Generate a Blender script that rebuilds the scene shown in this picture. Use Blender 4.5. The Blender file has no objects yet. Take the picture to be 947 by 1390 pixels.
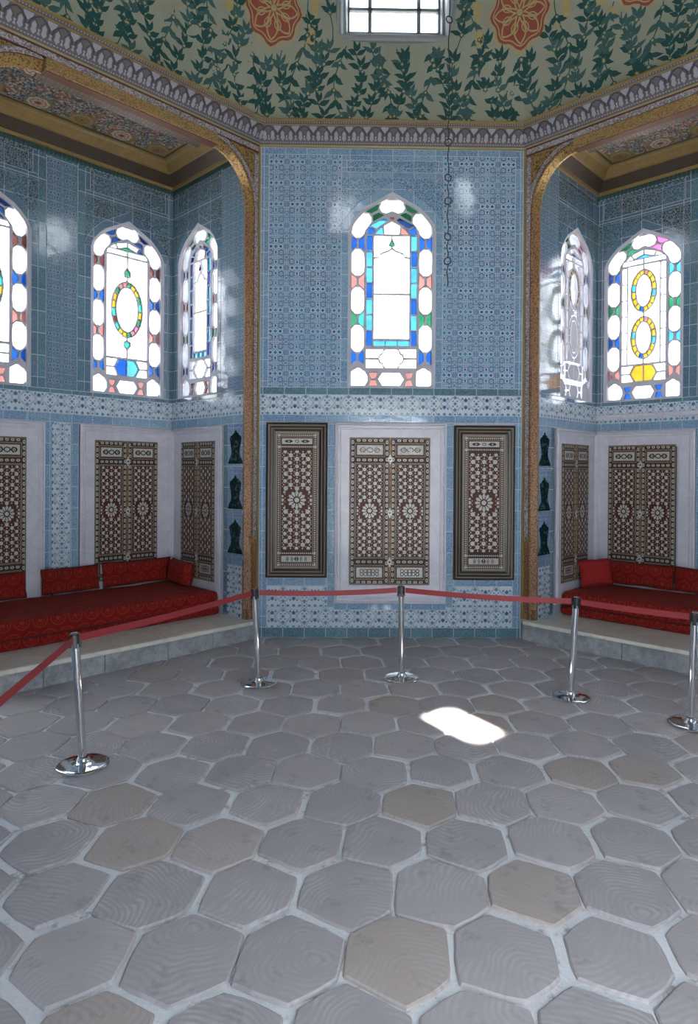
import bpy, math, random
from mathutils import Vector, Matrix
from mathutils.geometry import tessellate_polygon
random.seed(11)
PI = math.pi; S2 = math.sqrt(.5)
col = bpy.context.scene.collection
W, PW, EB = 1.544, .175, 1.625          # half width of the front pier, jamb width, iwan depth
ZT = 5.73                               # top of the tiled walls
ZL = .235                                # top of the iwan ledge
A1 = 3.08                               # far jamb of an iwan

# ------------------------------------------------------------------ node helpers
class X:
    """a socket with arithmetic"""
    def __init__(s, nt, k): s.nt, s.k = nt, k
    def _m(s, op, *o, clamp=False):
        n = s.nt.nodes.new('ShaderNodeMath'); n.operation = op; n.use_clamp = clamp
        for i, q in enumerate((s,) + o):
            if isinstance(q, X): s.nt.links.new(q.k, n.inputs[i])
            else: n.inputs[i].default_value = q
        return X(s.nt, n.outputs[0])
    def __add__(s, o): return s._m('ADD', o)
    __radd__ = __add__
    def __sub__(s, o): return s._m('SUBTRACT', o)
    def __rsub__(s, o): return (s * -1) + o
    def __mul__(s, o): return s._m('MULTIPLY', o)
    __rmul__ = __mul__
    def __truediv__(s, o): return s._m('DIVIDE', o)
    def abs(s): return s._m('ABSOLUTE')
    def fr(s): return s._m('FRACT')
    def fl(s): return s._m('FLOOR')
    def sin(s): return s._m('SINE')
    def sqrt(s): return s._m('SQRT')
    def min(s, o): return s._m('MINIMUM', o)
    def max(s, o): return s._m('MAXIMUM', o)
    def cl(s): return s._m('ADD', 0., clamp=True)
def length(a, b): return (a * a + b * b).sqrt()
def inside(d, r, soft=.02):             # 1 where d < r
    return ((r - d) / soft + .5).cl()
def atan2(a, b): return a._m('ARCTAN2', b)

class M:
    def __init__(s, name, rough=.5, metal=0, spec=.5):
        s.m = bpy.data.materials.new(name); s.m.use_nodes = True
        s.nt = s.m.node_tree; s.b = s.nt.nodes['Principled BSDF']
        s.b.inputs['Roughness'].default_value = rough; s.b.inputs['Metallic'].default_value = metal
        s.b.inputs['Specular IOR Level'].default_value = spec
    def uv(s, name=None):
        n = s.nt.nodes.new('ShaderNodeUVMap'); n.uv_map = name or 'uv'
        q = s.nt.nodes.new('ShaderNodeSeparateXYZ'); s.nt.links.new(n.outputs[0], q.inputs[0])
        return X(s.nt, q.outputs[0]), X(s.nt, q.outputs[1])
    def vec(s, a, b, c=0.):
        n = s.nt.nodes.new('ShaderNodeCombineXYZ')
        for i, q in enumerate((a, b, c)):
            if isinstance(q, X): s.nt.links.new(q.k, n.inputs[i])
            else: n.inputs[i].default_value = q
        return n.outputs[0]
    def obj(s):
        n = s.nt.nodes.new('ShaderNodeTexCoord'); return n.outputs['Object']
    def noise(s, v, scale, detail=3, rough=.5, out=0, dist=0):
        n = s.nt.nodes.new('ShaderNodeTexNoise'); s.nt.links.new(v, n.inputs['Vector'])
        n.inputs['Scale'].default_value = scale; n.inputs['Detail'].default_value = detail
        n.inputs['Roughness'].default_value = rough; n.inputs['Distortion'].default_value = dist
        return X(s.nt, n.outputs[out])
    def vor(s, v, scale, feat='F1', out=0):
        n = s.nt.nodes.new('ShaderNodeTexVoronoi'); n.feature = feat; s.nt.links.new(v, n.inputs['Vector'])
        n.inputs['Scale'].default_value = scale
        return X(s.nt, n.outputs[out])
    def white(s, v):
        n = s.nt.nodes.new('ShaderNodeTexWhiteNoise'); n.noise_dimensions = '2D'; s.nt.links.new(v, n.inputs['Vector'])
        return X(s.nt, n.outputs[0])
    def mix(s, f, a, b):
        n = s.nt.nodes.new('ShaderNodeMix'); n.data_type = 'RGBA'
        for i, q in ((0, f), (6, a), (7, b)):
            if isinstance(q, X): s.nt.links.new(q.k, n.inputs[i])
            elif i: n.inputs[i].default_value = (*q[:3], 1)
            else: n.inputs[i].default_value = q
        return X(s.nt, n.outputs[2])
    def col(s, c):
        if isinstance(c, X): s.nt.links.new(c.k, s.b.inputs['Base Color'])
        else: s.b.inputs['Base Color'].default_value = (*c, 1)
        return s
    def rough(s, r): s.nt.links.new(r.k, s.b.inputs['Roughness']); return s
    def bump(s, h, strength=.3, dist=.01):
        n = s.nt.nodes.new('ShaderNodeBump'); n.inputs['Strength'].default_value = strength
        n.inputs['Distance'].default_value = dist
        s.nt.links.new(h.k, n.inputs['Height']); s.nt.links.new(n.outputs[0], s.b.inputs['Normal'])
        return s

def simple(name, c, rough=.5, metal=0, var=.15, scale=14, bump=0, spec=.5):
    m = M(name, rough, metal, spec); n = m.noise(m.obj(), scale, 4)
    m.col(m.mix(n, [x * (1 - var) for x in c], [min(1, x * (1 + var)) for x in c]))
    if bump: m.bump(m.noise(m.obj(), scale * 4, 3), bump, .004)
    return m.m

# ------------------------------------------------------------------ materials
T = {}
PALE = (.47, .56, .66); NAVY = (.035, .085, .23); COB = (.07, .20, .42); TEAL = (.03, .22, .33)
def tile_surface(m, u, v, tile=.247, amt=1.0):
    """glaze: every tile sits a little out of true, with a waviness"""
    iu, iv = (u / tile).fl(), (v / tile).fl()
    h = m.white(m.vec(iu, iv)); h2 = m.white(m.vec(iu + 17.3, iv + 5.1))
    fu, fv = (u / tile).fr() - .5, (v / tile).fr() - .5
    w = m.noise(m.vec(u, v), 9, 2)
    hh = fu * (h - .5) * .0018 * amt + fv * (h2 - .5) * .0018 * amt + w * .0013 * amt
    m.bump(hh, 1.0, 1.0)
    return h
def tile_field(name, p=.247, dens=1.0, tint=None, pale=None):
    m = M(name, .10, 0, 1.0); PALE = pale or (.42, .51, .61); u, v = m.uv(); h = tile_surface(m, u, v, p)
    x, y = (u / p).fr() - .5, (v / p).fr() - .5
    ax, ay = x.abs(), y.abs()
    # fine scroll work in teal and navy on the pale ground
    g = ((x * 2 * PI * 6).sin() * (y * 2 * PI * 6).sin())
    ink = inside(g.abs() * -1, -.42, .3) * .9
    bx, by = .5 - ax, .5 - ay
    ring = inside((length(ax - .25, ay - .29) - .115).abs(), .022, .02)
    ring2 = inside((length(bx, ay) - .10).abs(), .018, .02)
    ring3 = inside((length(bx, by) - .15).abs(), .02, .02)
    ink = ink.max(ring).max(ring2).max(ring3)
    halo = inside((ax - .23).abs() + ay, .135, .02).max(inside(ax + ay, .15, .02)).max(inside(ax + (ay - .27).abs(), .10, .02))
    d1 = inside((ax - .23).abs() * 1.0 + ay, .088, .02)
    d2 = inside(ax + (ay - .27).abs() * .8, .062, .02)
    d3 = inside(bx + by, .07, .02).max(inside(length(bx, ay), .035, .02))
    d4 = inside(ax + ay, .105, .02)
    c = m.mix(ink * dens, PALE, (.05, .14, .27))
    c = m.mix(halo, c, [min(1, q * 1.14) for q in PALE])
    c = m.mix(d1.max(d2).max(d3), c, NAVY)
    c = m.mix(d4, c, TEAL)
    # glaze tone changes from tile to tile, grout line between
    c = m.mix((h * .35).cl(), c, (.20, .36, .50) if tint is None else tint)
    j = inside(bx.min(by), .008, .008) * .5
    m.col(m.mix(j, c, (.62, .66, .72)))
    return m.m
T['field'] = tile_field('tile_star_lattice')
T['field2'] = tile_field('tile_dimmed_small_lattice', .18, 1.0, (.09, .19, .24), (.25, .30, .32))  # greyer alcove tile, with the alcoves' lower light put into its colour
def tile_band(name, p=.25, ground=(.56, .62, .66), q=None):
    m = M(name, .15, 0, .9); u, v = m.uv(); q = q or p; h = tile_surface(m, u, v, .25)
    x, y = (u / p).fr() - .5, (v / q).fr() - .5
    ax, ay = x.abs(), y.abs(); bx, by = .5 - ax, .5 - ay
    r = length(x, y); a = atan2(y, x)
    spokes = inside((a * 6).sin().abs() * r, .030, .02) * inside((r - .22).abs(), .07, .02)
    dots = inside(bx + (ay - .22).abs(), .095, .02).max(inside((ax - .27).abs() + ay, .085, .02)) \
        .max(inside((ax - .16).abs() + (ay - .27).abs(), .065, .02)).max(inside(bx + by, .09, .02)).max(inside((bx - .1).abs() + (ay - .38).abs(), .05, .02))
    navy = inside(ax + (ay - .33).abs(), .105, .02).max(inside(bx + ay, .055, .02))
    strokes = inside(((ax + ay) - .62).abs(), .022, .016).max(inside(((ax - ay).abs() - .33).abs(), .020, .016)).max(inside((r - .40).abs(), .014, .016))
    c = m.mix(strokes * .7, ground, (.10, .22, .36))
    c = m.mix(spokes * .6, c, (.12, .24, .36))
    c = m.mix(dots, c, (.09, .19, .33)); c = m.mix(navy, c, NAVY)
    c = m.mix(inside(r, .075, .02), c, TEAL)
    c = m.mix((h * .2).cl(), c, (.35, .50, .60))
    m.col(c); return m.m
T['band'] = tile_band('tile_pale_band')
T['band2'] = tile_band('tile_pale_lattice', .23)
def tile_border(name, c0=(.085, .20, .37), c1=(.16, .31, .45), line=(.5, .58, .66)):
    m = M(name, .10, 0, 1.0); u, v = m.uv(); h = tile_surface(m, u, v, .25)
    n = m.vor(m.vec(u, v), 62, 'DISTANCE_TO_EDGE'); n2 = m.noise(m.vec(u, v), 48, 3)
    c = m.mix(h, c0, c1)
    c = m.mix(inside(n, .10, .12) * .42, c, line)
    c = m.mix(inside(n2, .40, .06) * .5, c, NAVY)
    fu, fv = ((u / .25).fr() - .5).abs(), ((v / .25).fr() - .5).abs()
    m.col(m.mix(inside((fu.max(fv) - .5) * -1, .014, .01) * .7, c, (.60, .66, .72))); return m.m
T['border'] = tile_border('tile_blue_border')
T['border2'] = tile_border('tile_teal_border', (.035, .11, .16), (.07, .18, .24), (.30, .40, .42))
def tile_scroll(name, ground, line):
    m = M(name, .10, 0, 1.0); u, v = m.uv(); h = tile_surface(m, u, v, .25)
    vv = m.vor(m.vec(u, v), 30, 'DISTANCE_TO_EDGE')
    n2 = m.vor(m.vec(u, v), 30, 'F1')
    c = m.mix(inside(vv, .085, .06) * .75, ground, line)
    c = m.mix(inside(n2, .16, .05), c, line); c = m.mix(inside(n2, .09, .04), c, NAVY)
    c = m.mix((h * .3).cl(), c, (.10, .25, .38))
    fu, fv = ((u / .25).fr() - .5).abs(), ((v / .25).fr() - .5).abs()
    m.col(m.mix(inside((fu.max(fv) - .5) * -1, .008, .008) * .5, c, (.60, .66, .72))); return m.m
T['scroll'] = tile_scroll('tile_scroll_panel', (.075, .17, .30), (.40, .49, .56))
T['scroll2'] = tile_scroll('tile_dimmed_scroll_panel', (.028, .07, .11), (.25, .30, .30))  # greener alcove tile, darkened further to stand in for weaker light there
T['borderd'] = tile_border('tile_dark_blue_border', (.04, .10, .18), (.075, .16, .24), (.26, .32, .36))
T['grout'] = simple('white_grout', (.40, .45, .52), .8)

def marble(name, c, vein, rough=.35, sc=2.5):
    m = M(name, rough); o = m.obj()
    n = m.noise(o, sc, 6, .6, dist=1.4); k = inside((n - .5).abs(), .03, .10)
    n2 = m.noise(o, 30, 3)
    cc = m.mix(k * .45, c, vein); cc = m.mix(n2 * .25, cc, [x * .82 for x in c])
    m.col(cc); return m.m
T['marble'] = marble('white_marble', (.60, .60, .67), (.42, .42, .50))
T['ledge'] = marble('cream_marble', (.72, .69, .60), (.42, .40, .36), .3)
def step_stone():
    m = M('grey_step_stone', .7); o = m.obj(); n = m.noise(o, 9, 8, .75); n2 = m.noise(o, 60, 4)
    c = m.mix(((n - .35) * 3).cl(), (.19, .195, .20), (.47, .49, .505)); c = m.mix(n2 * .4, c, (.30, .31, .32))
    m.col(c).bump(n2, .5, .006); return m.m
T['step'] = step_stone()
def paver():
    m = M('combed_sandstone', .62, 0, .4); u, v = m.uv(); r1, r2 = m.uv('rnd')
    w = m.noise(m.vec(u, v), 2.2, 2); w3 = m.noise(m.vec(u, v), 14, 3); d = length(u, v) + w * .34 + w3 * .014
    arcs = ((d * 210).sin() * .5 + .5) * inside(m.noise(m.vec(u, v), 9, 3), .56, .25)
    mask = inside(m.noise(m.vec(u + r1 * 9, v), 3.0, 2), .52, .25) * (.35 + r2 * .65)
    fine = m.noise(m.vec(u, v), 40, 5, .65)
    base = m.mix(r1, (.315, .285, .298), (.415, .375, .378))
    base = m.mix(inside(r2, .10, .02) * .55, base, (.36, .27, .20))
    c = m.mix(fine * .6, base, (.42, .40, .40))
    c = m.mix(arcs * mask * .55, c, (.60, .58, .58))
    st = m.noise(m.vec(u, v), 5, 5, .7)
    c = m.mix(inside(st, .38, .12) * .35, c, (.12, .11, .105))
    m.col(c); m.bump(arcs * mask * -.35 + fine * .8, .45, .004)
    m.rough(.42 + fine * .35); return m.m
T['paver'] = paver()
def mortar():
    m = M('pale_mortar', .9); o = m.obj(); n = m.noise(o, 7, 6, .7); n2 = m.noise(o, 70, 4, .7)
    c = m.mix(n2, (.60, .61, .63), (.84, .85, .87)); c = m.mix(inside(n, .40, .10) * .75, c, (.27, .25, .235))
    m.col(c).bump(n2, .8, .006); return m.m
T['mortar'] = mortar()

T['pearl'] = M('mother_of_pearl', .35, 0, .35)
_m = T['pearl']; _n = _m.vor(_m.obj(), 38, 'F1', 1)
_m.col(_m.mix(_m.noise(_m.obj(), 55, 2), (.26, .26, .24), (.66, .65, .60))); T['pearl'] = _m.m
T['shell'] = simple('red_tortoiseshell', (.075, .022, .013), .45, var=.5, scale=40, spec=.2)
T['ebony'] = simple('ebony', (.012, .010, .009), .3, var=.3)
T['walnut'] = simple('dark_walnut', (.055, .032, .022), .5, var=.35, scale=18, spec=.2)
T['stripe'] = simple('beige_wood_stringing', (.22, .18, .135), .5, var=.2, scale=40, spec=.2)
T['fret'] = M('small_inlay_stringing', .5, 0, .2)
_m = T['fret']; _u, _v = _m.uv()
_m.col(_m.mix(inside(((_u * 95).fr() - .5).abs().max(((_v * 95).fr() - .5).abs()), .28, .1), (.16, .12, .09), (.42, .38, .31))); T['fret'] = _m.m
T['silver'] = simple('silver_fitting', (.50, .50, .48), .5, .5, .1)
T['plaster'] = simple('window_plaster', (.42, .42, .47), .8, var=.08, bump=.1)
T['chrome'] = simple('polished_chrome', (.78, .80, .82), .07, 1, .03)
T['black'] = simple('black_plastic', (.012, .012, .014), .35)
T['iron'] = simple('dark_iron', (.03, .03, .035), .45, .6)
T['leadgrey'] = simple('grey_window_wood', (.20, .23, .24), .5, bump=.1)
T['niche'] = M('niche_tile', .2)
_m = T['niche']; _m.col(_m.mix(inside(_m.noise(_m.obj(), 22, 3), .42, .05), (.012, .03, .035), (.05, .11, .12))); T['niche'] = _m.m
T['roof'] = simple('lead_roof', (.12, .13, .14), .7)
T['terrace'] = simple('terrace_stone', (.33, .33, .33), .85)
T['cream'] = simple('painted_cream', (.27, .285, .225), .8, var=.10, scale=5, spec=.2)
T['leaf'] = simple('painted_leaf_green', (.018, .066, .062), .8, var=.35, scale=9, spec=.2)
T['leaf2'] = simple('painted_leaf_teal', (.045, .105, .10), .8, var=.35, scale=9, spec=.2)
T['ochre'] = simple('painted_ochre', (.36, .29, .13), .8, var=.2, scale=20, spec=.2)
T['rose'] = simple('painted_red', (.26, .065, .05), .8, var=.25, scale=12, spec=.2)
T['gold'] = M('gilded_carving', .38, .35)
_m = T['gold']; _n = _m.noise(_m.obj(), 60, 3, .6)
_m.col(_m.mix(inside(_n, .45, .08), (.30, .19, .06), (.09, .045, .02))).bump(_n, .5, .006); T['gold'] = _m.m
T['goldpl'] = simple('gold_paint', (.30, .22, .09), .45, .3, .25, 30)
T['redwood'] = M('red_brown_gilded_wood', .45, .15)
_m = T['redwood']; _n = _m.noise(_m.obj(), 70, 3, .6); _l = _m.noise(_m.obj(), 2.2, 2)
_m.col(_m.mix(inside(_n, .48, .1), _m.mix(_l, (.26, .115, .05), (.33, .21, .10)), (.10, .045, .022))).bump(_n, .4, .005); T['redwood'] = _m.m
T['soffit'] = simple('red_brown_soffit', (.085, .032, .018), .6, spec=.2)
T['beam'] = M('gilded_beam_carving', .4, .3)
_m = T['beam']; _u, _v = _m.uv(); _n = _m.noise(_m.vec(_u, _v * 1.5), 34, 3, .6, dist=1.5)
_m.col(_m.mix(inside((_n - .5).abs(), .05, .05), (.19, .105, .045), (.42, .29, .12))).bump(_n, .5, .006); T['beam'] = _m.m
T['carved'] = M('grey_carved_paint', .6)
_m = T['carved']; _u, _v = _m.uv(); _n = _m.noise(_m.vec(_u, _v), 26, 2, dist=2.2)
_m.col(_m.mix(inside((_n - .5).abs(), .05, .05), (.125, .095, .10), (.42, .42, .45))).bump(_n, .4, .006); T['carved'] = _m.m
T['maroon'] = simple('maroon_paint', (.10, .025, .02), .6)
T['corn'] = simple('cornice_mauve_grey', (.11, .095, .10), .7, var=.25, scale=25)
T['cornlight'] = simple('cornice_pale_blue_grey', (.27, .28, .33), .7, var=.25, scale=30)
T['cornline'] = simple('cornice_dark_line', (.035, .035, .05), .7)
T['olive'] = simple('olive_gold_bead', (.25, .235, .11), .5, .2)
T['ceilgold'] = simple('painted_gold_brown', (.22, .145, .048), .5, .1, .25, 18)
T['ceildark'] = simple('painted_dark_brown', (.045, .030, .018), .55, 0, .3)
T['pink'] = simple('painted_pink', (.33, .13, .09), .6)
T['bluegrey'] = simple('painted_blue_grey', (.19, .22, .26), .6)
T['ivory'] = simple('painted_ivory', (.45, .42, .34), .6)
T['greendk'] = simple('painted_dark_green', (.025, .07, .06), .5)
def velvet():
    m = M('red_brocade', .85, 0, .2); u, v = m.uv(); p = .17
    row = (v / p).fl() * .5
    x, y = ((u / p) + row).fr() - .5, (v / p).fr() - .5
    r = length(x, y)
    pat = inside((r - .40).abs(), .035, .03).max(inside(r, .13, .03)).max(inside((r - .24).abs(), .03, .03) * inside((atan2(y, x) * 6).sin(), .1, .3))
    n = m.noise(m.obj(), 6, 4); n3 = m.noise(m.obj(), 220, 2)
    c = m.mix(n, (.15, .004, .004), (.27, .009, .007))
    c = m.mix(pat * .55, c, (.30, .055, .025)); c = m.mix(n3 * .35, c, (.12, .004, .004))
    m.col(c).bump(n3 + pat * .5, .4, .003)
    m.b.inputs['Sheen Weight'].default_value = .08; m.b.inputs['Sheen Tint'].default_value = (1, .35, .25, 1)
    return m.m
T['velvet'] = velvet()
T['redplain'] = simple('plain_red_cloth', (.30, .009, .008), .85, var=.15, scale=5, bump=.2)
T['piping'] = simple('dark_red_piping', (.09, .004, .004), .8)
T['belt'] = simple('red_webbing', (.21, .014, .020), .6, var=.08, scale=120)
def glass(name, c, rough=.05):
    if c[2] < .3 : c = tuple(q * .62 for q in c)
    m = bpy.data.materials.new(name); m.use_nodes = True; nt = m.node_tree; nt.nodes.clear()
    o = nt.nodes.new('ShaderNodeOutputMaterial'); t = nt.nodes.new('ShaderNodeBsdfTransparent')
    g = nt.nodes.new('ShaderNodeBsdfGlossy'); g.inputs['Roughness'].default_value = .1
    g.inputs['Color'].default_value = (.8, .8, .8, 1)
    mx = nt.nodes.new('ShaderNodeMixShader'); mx.inputs[0].default_value = .05
    tc = nt.nodes.new('ShaderNodeTexCoord'); n = nt.nodes.new('ShaderNodeTexNoise'); n.inputs['Scale'].default_value = 7
    nt.links.new(tc.outputs['Object'], n.inputs['Vector'])
    k = nt.nodes.new('ShaderNodeMix'); k.data_type = 'RGBA'
    nt.links.new(n.outputs[0], k.inputs[0])
    k.inputs[6].default_value = (*[x * .55 for x in c], 1); k.inputs[7].default_value = (*[min(1, x * 1.5) for x in c], 1)
    nt.links.new(k.outputs[2], t.inputs['Color'])
    nt.links.new(t.outputs[0], mx.inputs[1]); nt.links.new(g.outputs[0], mx.inputs[2]); nt.links.new(mx.outputs[0], o.inputs[0])
    return m
G = dict(k=glass('window_pane', (.85, .86, .88)), w=glass('clear_glass', (.62, .60, .59)), b=glass('blue_glass', (.006, .035, .15)), c=glass('light_blue_glass', (.03, .15, .29)),
         g=glass('green_glass', (.012, .085, .04)), r=glass('pink_glass', (.17, .07, .06)), y=glass('yellow_glass', (.27, .16, .012)),
         m=glass('brown_red_glass', (.05, .018, .015)), t=glass('turquoise_glass', (.02, .20, .15)), a=glass('amber_glass', (.32, .14, .01)),
         d=glass('dark_blue_glass', (.006, .015, .05)), v=glass('magenta_glass', (.28, .06, .15)))

# ------------------------------------------------------------------ mesh builder
class MB:
    def __init__(s): s.v, s.f, s.m, s.mats = [], [], [], []
    def mi(s, mat):
        if mat not in s.mats: s.mats.append(mat)
        return s.mats.index(mat)
    def face(s, pts, mat):
        i = len(s.v); s.v += [tuple(p) for p in pts]; s.f.append(tuple(range(i, i + len(pts)))); s.m.append(s.mi(mat))
    def grid(s, rows, mat, close=False):
        i0 = len(s.v); n = len(rows[0]); k = s.mi(mat)
        for r in rows: s.v += [tuple(p) for p in r]
        for i in range(len(rows) - 1):
            for j in range(n if close else n - 1):
                a, b = i0 + i * n + j, i0 + i * n + (j + 1) % n
                s.f.append((a, b, b + n, a + n)); s.m.append(k)
    def box(s, x0, x1, y0, y1, z0, z1, mat, bev=0):
        if x1 < x0: x0, x1 = x1, x0
        if y1 < y0: y0, y1 = y1, y0
        if bev:
            b = bev; i = len(s.v); k = s.mi(mat)
            # chamfered box
            P = []
            for sx, sy, sz in [(a, c, d) for a in (0, 1) for c in (0, 1) for d in (0, 1)]:
                X_, Y_, Z_ = (x0, x1)[sx], (y0, y1)[sy], (z0, z1)[sz]
                dx, dy, dz = (b, -b)[sx], (b, -b)[sy], (b, -b)[sz]
                P.append(((X_, Y_ + dy, Z_ + dz), (X_ + dx, Y_, Z_ + dz), (X_ + dx, Y_ + dy, Z_)))
            for q in P: s.v += list(q)
            ix = lambda c, w: i + c * 3 + w
            F = []
            c = lambda a, b_, d: a * 4 + b_ * 2 + d
            for a in (0, 1):
                F.append([ix(c(a, 0, 0), 0), ix(c(a, 1, 0), 0), ix(c(a, 1, 1), 0), ix(c(a, 0, 1), 0)])
                F.append([ix(c(0, a, 0), 1), ix(c(1, a, 0), 1), ix(c(1, a, 1), 1), ix(c(0, a, 1), 1)])
                F.append([ix(c(0, 0, a), 2), ix(c(1, 0, a), 2), ix(c(1, 1, a), 2), ix(c(0, 1, a), 2)])
            for a in (0, 1):
                for b_ in (0, 1):
                    F.append([ix(c(a, b_, 0), 0), ix(c(a, b_, 1), 0), ix(c(a, b_, 1), 1), ix(c(a, b_, 0), 1)])
                    F.append([ix(c(a, 0, b_), 0), ix(c(a, 1, b_), 0), ix(c(a, 1, b_), 2), ix(c(a, 0, b_), 2)])
                    F.append([ix(c(0, a, b_), 1), ix(c(1, a, b_), 1), ix(c(1, a, b_), 2), ix(c(0, a, b_), 2)])
            for q in range(8): F.append([ix(q, 0), ix(q, 1), ix(q, 2)])
            for f in F: s.f.append(tuple(f)); s.m.append(k)
            return
        i = len(s.v); k = s.mi(mat)
        s.v += [(x, y, z) for x in (x0, x1) for y in (y0, y1) for z in (z0, z1)]
        for f in ((0, 1, 3, 2), (4, 6, 7, 5), (0, 4, 5, 1), (2, 3, 7, 6), (0, 2, 6, 4), (1, 5, 7, 3)):
            s.f.append(tuple(i + q for q in f)); s.m.append(k)
    def plate(s, outer, holes, y0, y1, mat, back=True, side=None):
        """outline (x,z) with holes, between depths y0 (front) and y1"""
        loops = [[Vector((p[0], p[1], 0)) for p in l] for l in [outer] + list(holes)]
        tri = tessellate_polygon(loops); flat = [p for l in loops for p in l]
        i = len(s.v); k = s.mi(mat); s.v += [(p.x, y0, p.y) for p in flat]
        n = len(flat)
        for t in tri: s.f.append(tuple(i + q for q in t)); s.m.append(k)
        if y1 is not None:
            s.v += [(p.x, y1, p.y) for p in flat]
            if back:
                for t in tri: s.f.append(tuple(i + n + q for q in t)); s.m.append(k)
            ks = s.mi(side) if side else k
            o = i
            for l in loops:
                m = len(l)
                for j in range(m): s.f.append((o + j, o + (j + 1) % m, o + n + (j + 1) % m, o + n + j)); s.m.append(ks)
                o += m
    def poly(s, pts, y, mat): s.face([(p[0], y, p[1]) for p in pts], mat)
    def raised(s, pts, y0, y1, mat):     # convex prism without its back
        s.poly(pts, y1, mat)
        for i in range(len(pts)):
            a, b = pts[i], pts[(i + 1) % len(pts)]
            s.face([(a[0], y0, a[1]), (b[0], y0, b[1]), (b[0], y1, b[1]), (a[0], y1, a[1])], mat)
    def ring(s, x0, x1, z0, z1, prof, mat):
        """mitred rectangular frame; prof = [(inset, y)...]"""
        rows = []
        for d, y in prof:
            rows.append([(x0 + d, y, z0 + d), (x1 - d, y, z0 + d), (x1 - d, y, z1 - d), (x0 + d, y, z1 - d)])
        s.grid(rows, mat, True)
    def lathe(s, prof, mat, n=32, c=(0, 0, 0)):
        s.grid([[(c[0] + r * math.cos(2 * PI * j / n), c[1] + r * math.sin(2 * PI * j / n), c[2] + z) for j in range(n)] for r, z in prof], mat, True)
    def tube(s, path, r, mat, n=8, closed=False):
        P = [Vector(p) for p in path]; rows = []; m = len(P)
        up = None
        for i, p in enumerate(P):
            a = P[(i - 1) % m] if (i or closed) else p; b = P[(i + 1) % m] if (i < m - 1 or closed) else p
            t = (b - a).normalized()
            if up is None: up = Vector((0, 0, 1)) if abs(t.z) < .9 else Vector((1, 0, 0))
            u = t.cross(up).normalized(); w = u.cross(t); up = w
            rows.append([p + u * r * math.cos(2 * PI * j / n) + w * r * math.sin(2 * PI * j / n) for j in range(n)])
        if closed: rows.append(rows[0])
        s.grid(rows, mat, True)
        if not closed:
            s.face(rows[0], mat); s.face(rows[-1], mat)
    def build(s, name, parent=None, frame=None, loc=None, smooth=False, uv=None, recalc=True):
        me = bpy.data.meshes.new(name); me.from_pydata(s.v, [], s.f)
        for m in s.mats: me.materials.append(m)
        me.polygons.foreach_set('material_index', s.m)
        ul = me.uv_layers.new(name='uv')
        if uv is None:
            V = s.v
            for p in me.polygons:
                nx, ny, nz = (abs(q) for q in p.normal)
                for li in p.loop_indices:
                    x, y, z = V[me.loops[li].vertex_index]
                    ul.data[li].uv = (x, z) if ny >= nx and ny >= nz else ((y, z) if nx >= nz else (x, y))
        else: uv(me, ul)
        if smooth:
            me.polygons.foreach_set('use_smooth', [True] * len(me.polygons))
            try: me.set_sharp_from_angle(angle=math.radians(40))
            except Exception: pass
        if recalc:
            import bmesh
            bm = bmesh.new(); bm.from_mesh(me); bmesh.ops.remove_doubles(bm, verts=bm.verts, dist=1e-6) if smooth else None
            bmesh.ops.recalc_face_normals(bm, faces=bm.faces); bm.to_mesh(me); bm.free()
        me.update()
        o = bpy.data.objects.new(name, me); col.objects.link(o)
        if parent is not None: o.parent = parent
        elif frame is not None: o.matrix_world = frame.mat()
        elif loc is not None: o.location = loc
        return o
class Fr:
    """a wall: O origin on the ground, N the room-facing normal, sg the sense of the along-wall measure"""
    def __init__(s, O, N, sg): s.O, s.N, s.sg = O, N, sg; s.R = (-N[1], N[0])
    def w(s, a, n, z):
        x = s.sg * a
        return Vector((s.O[0] + s.R[0] * x + s.N[0] * n, s.O[1] + s.R[1] * x + s.N[1] * n, z))
    def mat(s, a=0, n=0, z=0):
        return Matrix.Translation(s.w(a, n, z)) @ Matrix.Rotation(math.atan2(s.R[1], s.R[0]), 4, 'Z')
C = Fr((0, 0), (0, -1), 1)
LO = Fr((-W, 0), (S2, -S2), -1); RO = Fr((W, 0), (-S2, -S2), 1)
# side walls: along = depth b measured from the opening plane
LS = Fr((-W - S2 * PW, -S2 * PW), (-S2, -S2), -1); RS = Fr((W + S2 * PW, -S2 * PW), (S2, -S2), 1)
LB = Fr((-W - S2 * EB, S2 * EB), (S2, -S2), -1); RB = Fr((W + S2 * EB, S2 * EB), (-S2, -S2), 1)
LF = Fr((-W - S2 * A1, -S2 * A1), (S2, S2), 1); RF = Fr((W + S2 * A1, -S2 * A1), (-S2, S2), -1)

def tag(o, label=None, cat=None, group=None, kind=None):
    for k, v in (('label', label), ('category', cat), ('group', group), ('kind', kind)):
        if v: o[k] = v
    return o
def empty(name, mat, label, cat, group=None, kind=None):
    o = bpy.data.objects.new(name, None); o.empty_display_size = .1; col.objects.link(o); o.matrix_world = mat
    return tag(o, label, cat, group, kind)

# ------------------------------------------------------------------ outlines
OUT = [(1, 0), (.985, .09), (.96, .17), (.90, .275), (.79, .43), (.63, .60), (.32, .80), (0, 1)]
def outline(hw, z0, zs, zt, cx=0, d=0):
    """pointed four-centred window outline, inset by d"""
    h = hw - d
    r = [(h * u, zs + (zt - d * 1.15 - zs) * w) for u, w in OUT]
    pts = [(-h, z0 + d)] + [(-p[0], p[1]) for p in r[:-1]] + [(0, r[-1][1])] + [p for p in reversed(r[:-1])] + [(h, z0 + d)]
    return [(cx + p[0], p[1]) for p in pts]
def area(l): return sum(l[i][0] * l[(i + 1) % len(l)][1] - l[(i + 1) % len(l)][0] * l[i][1] for i in range(len(l))) / 2

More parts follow.
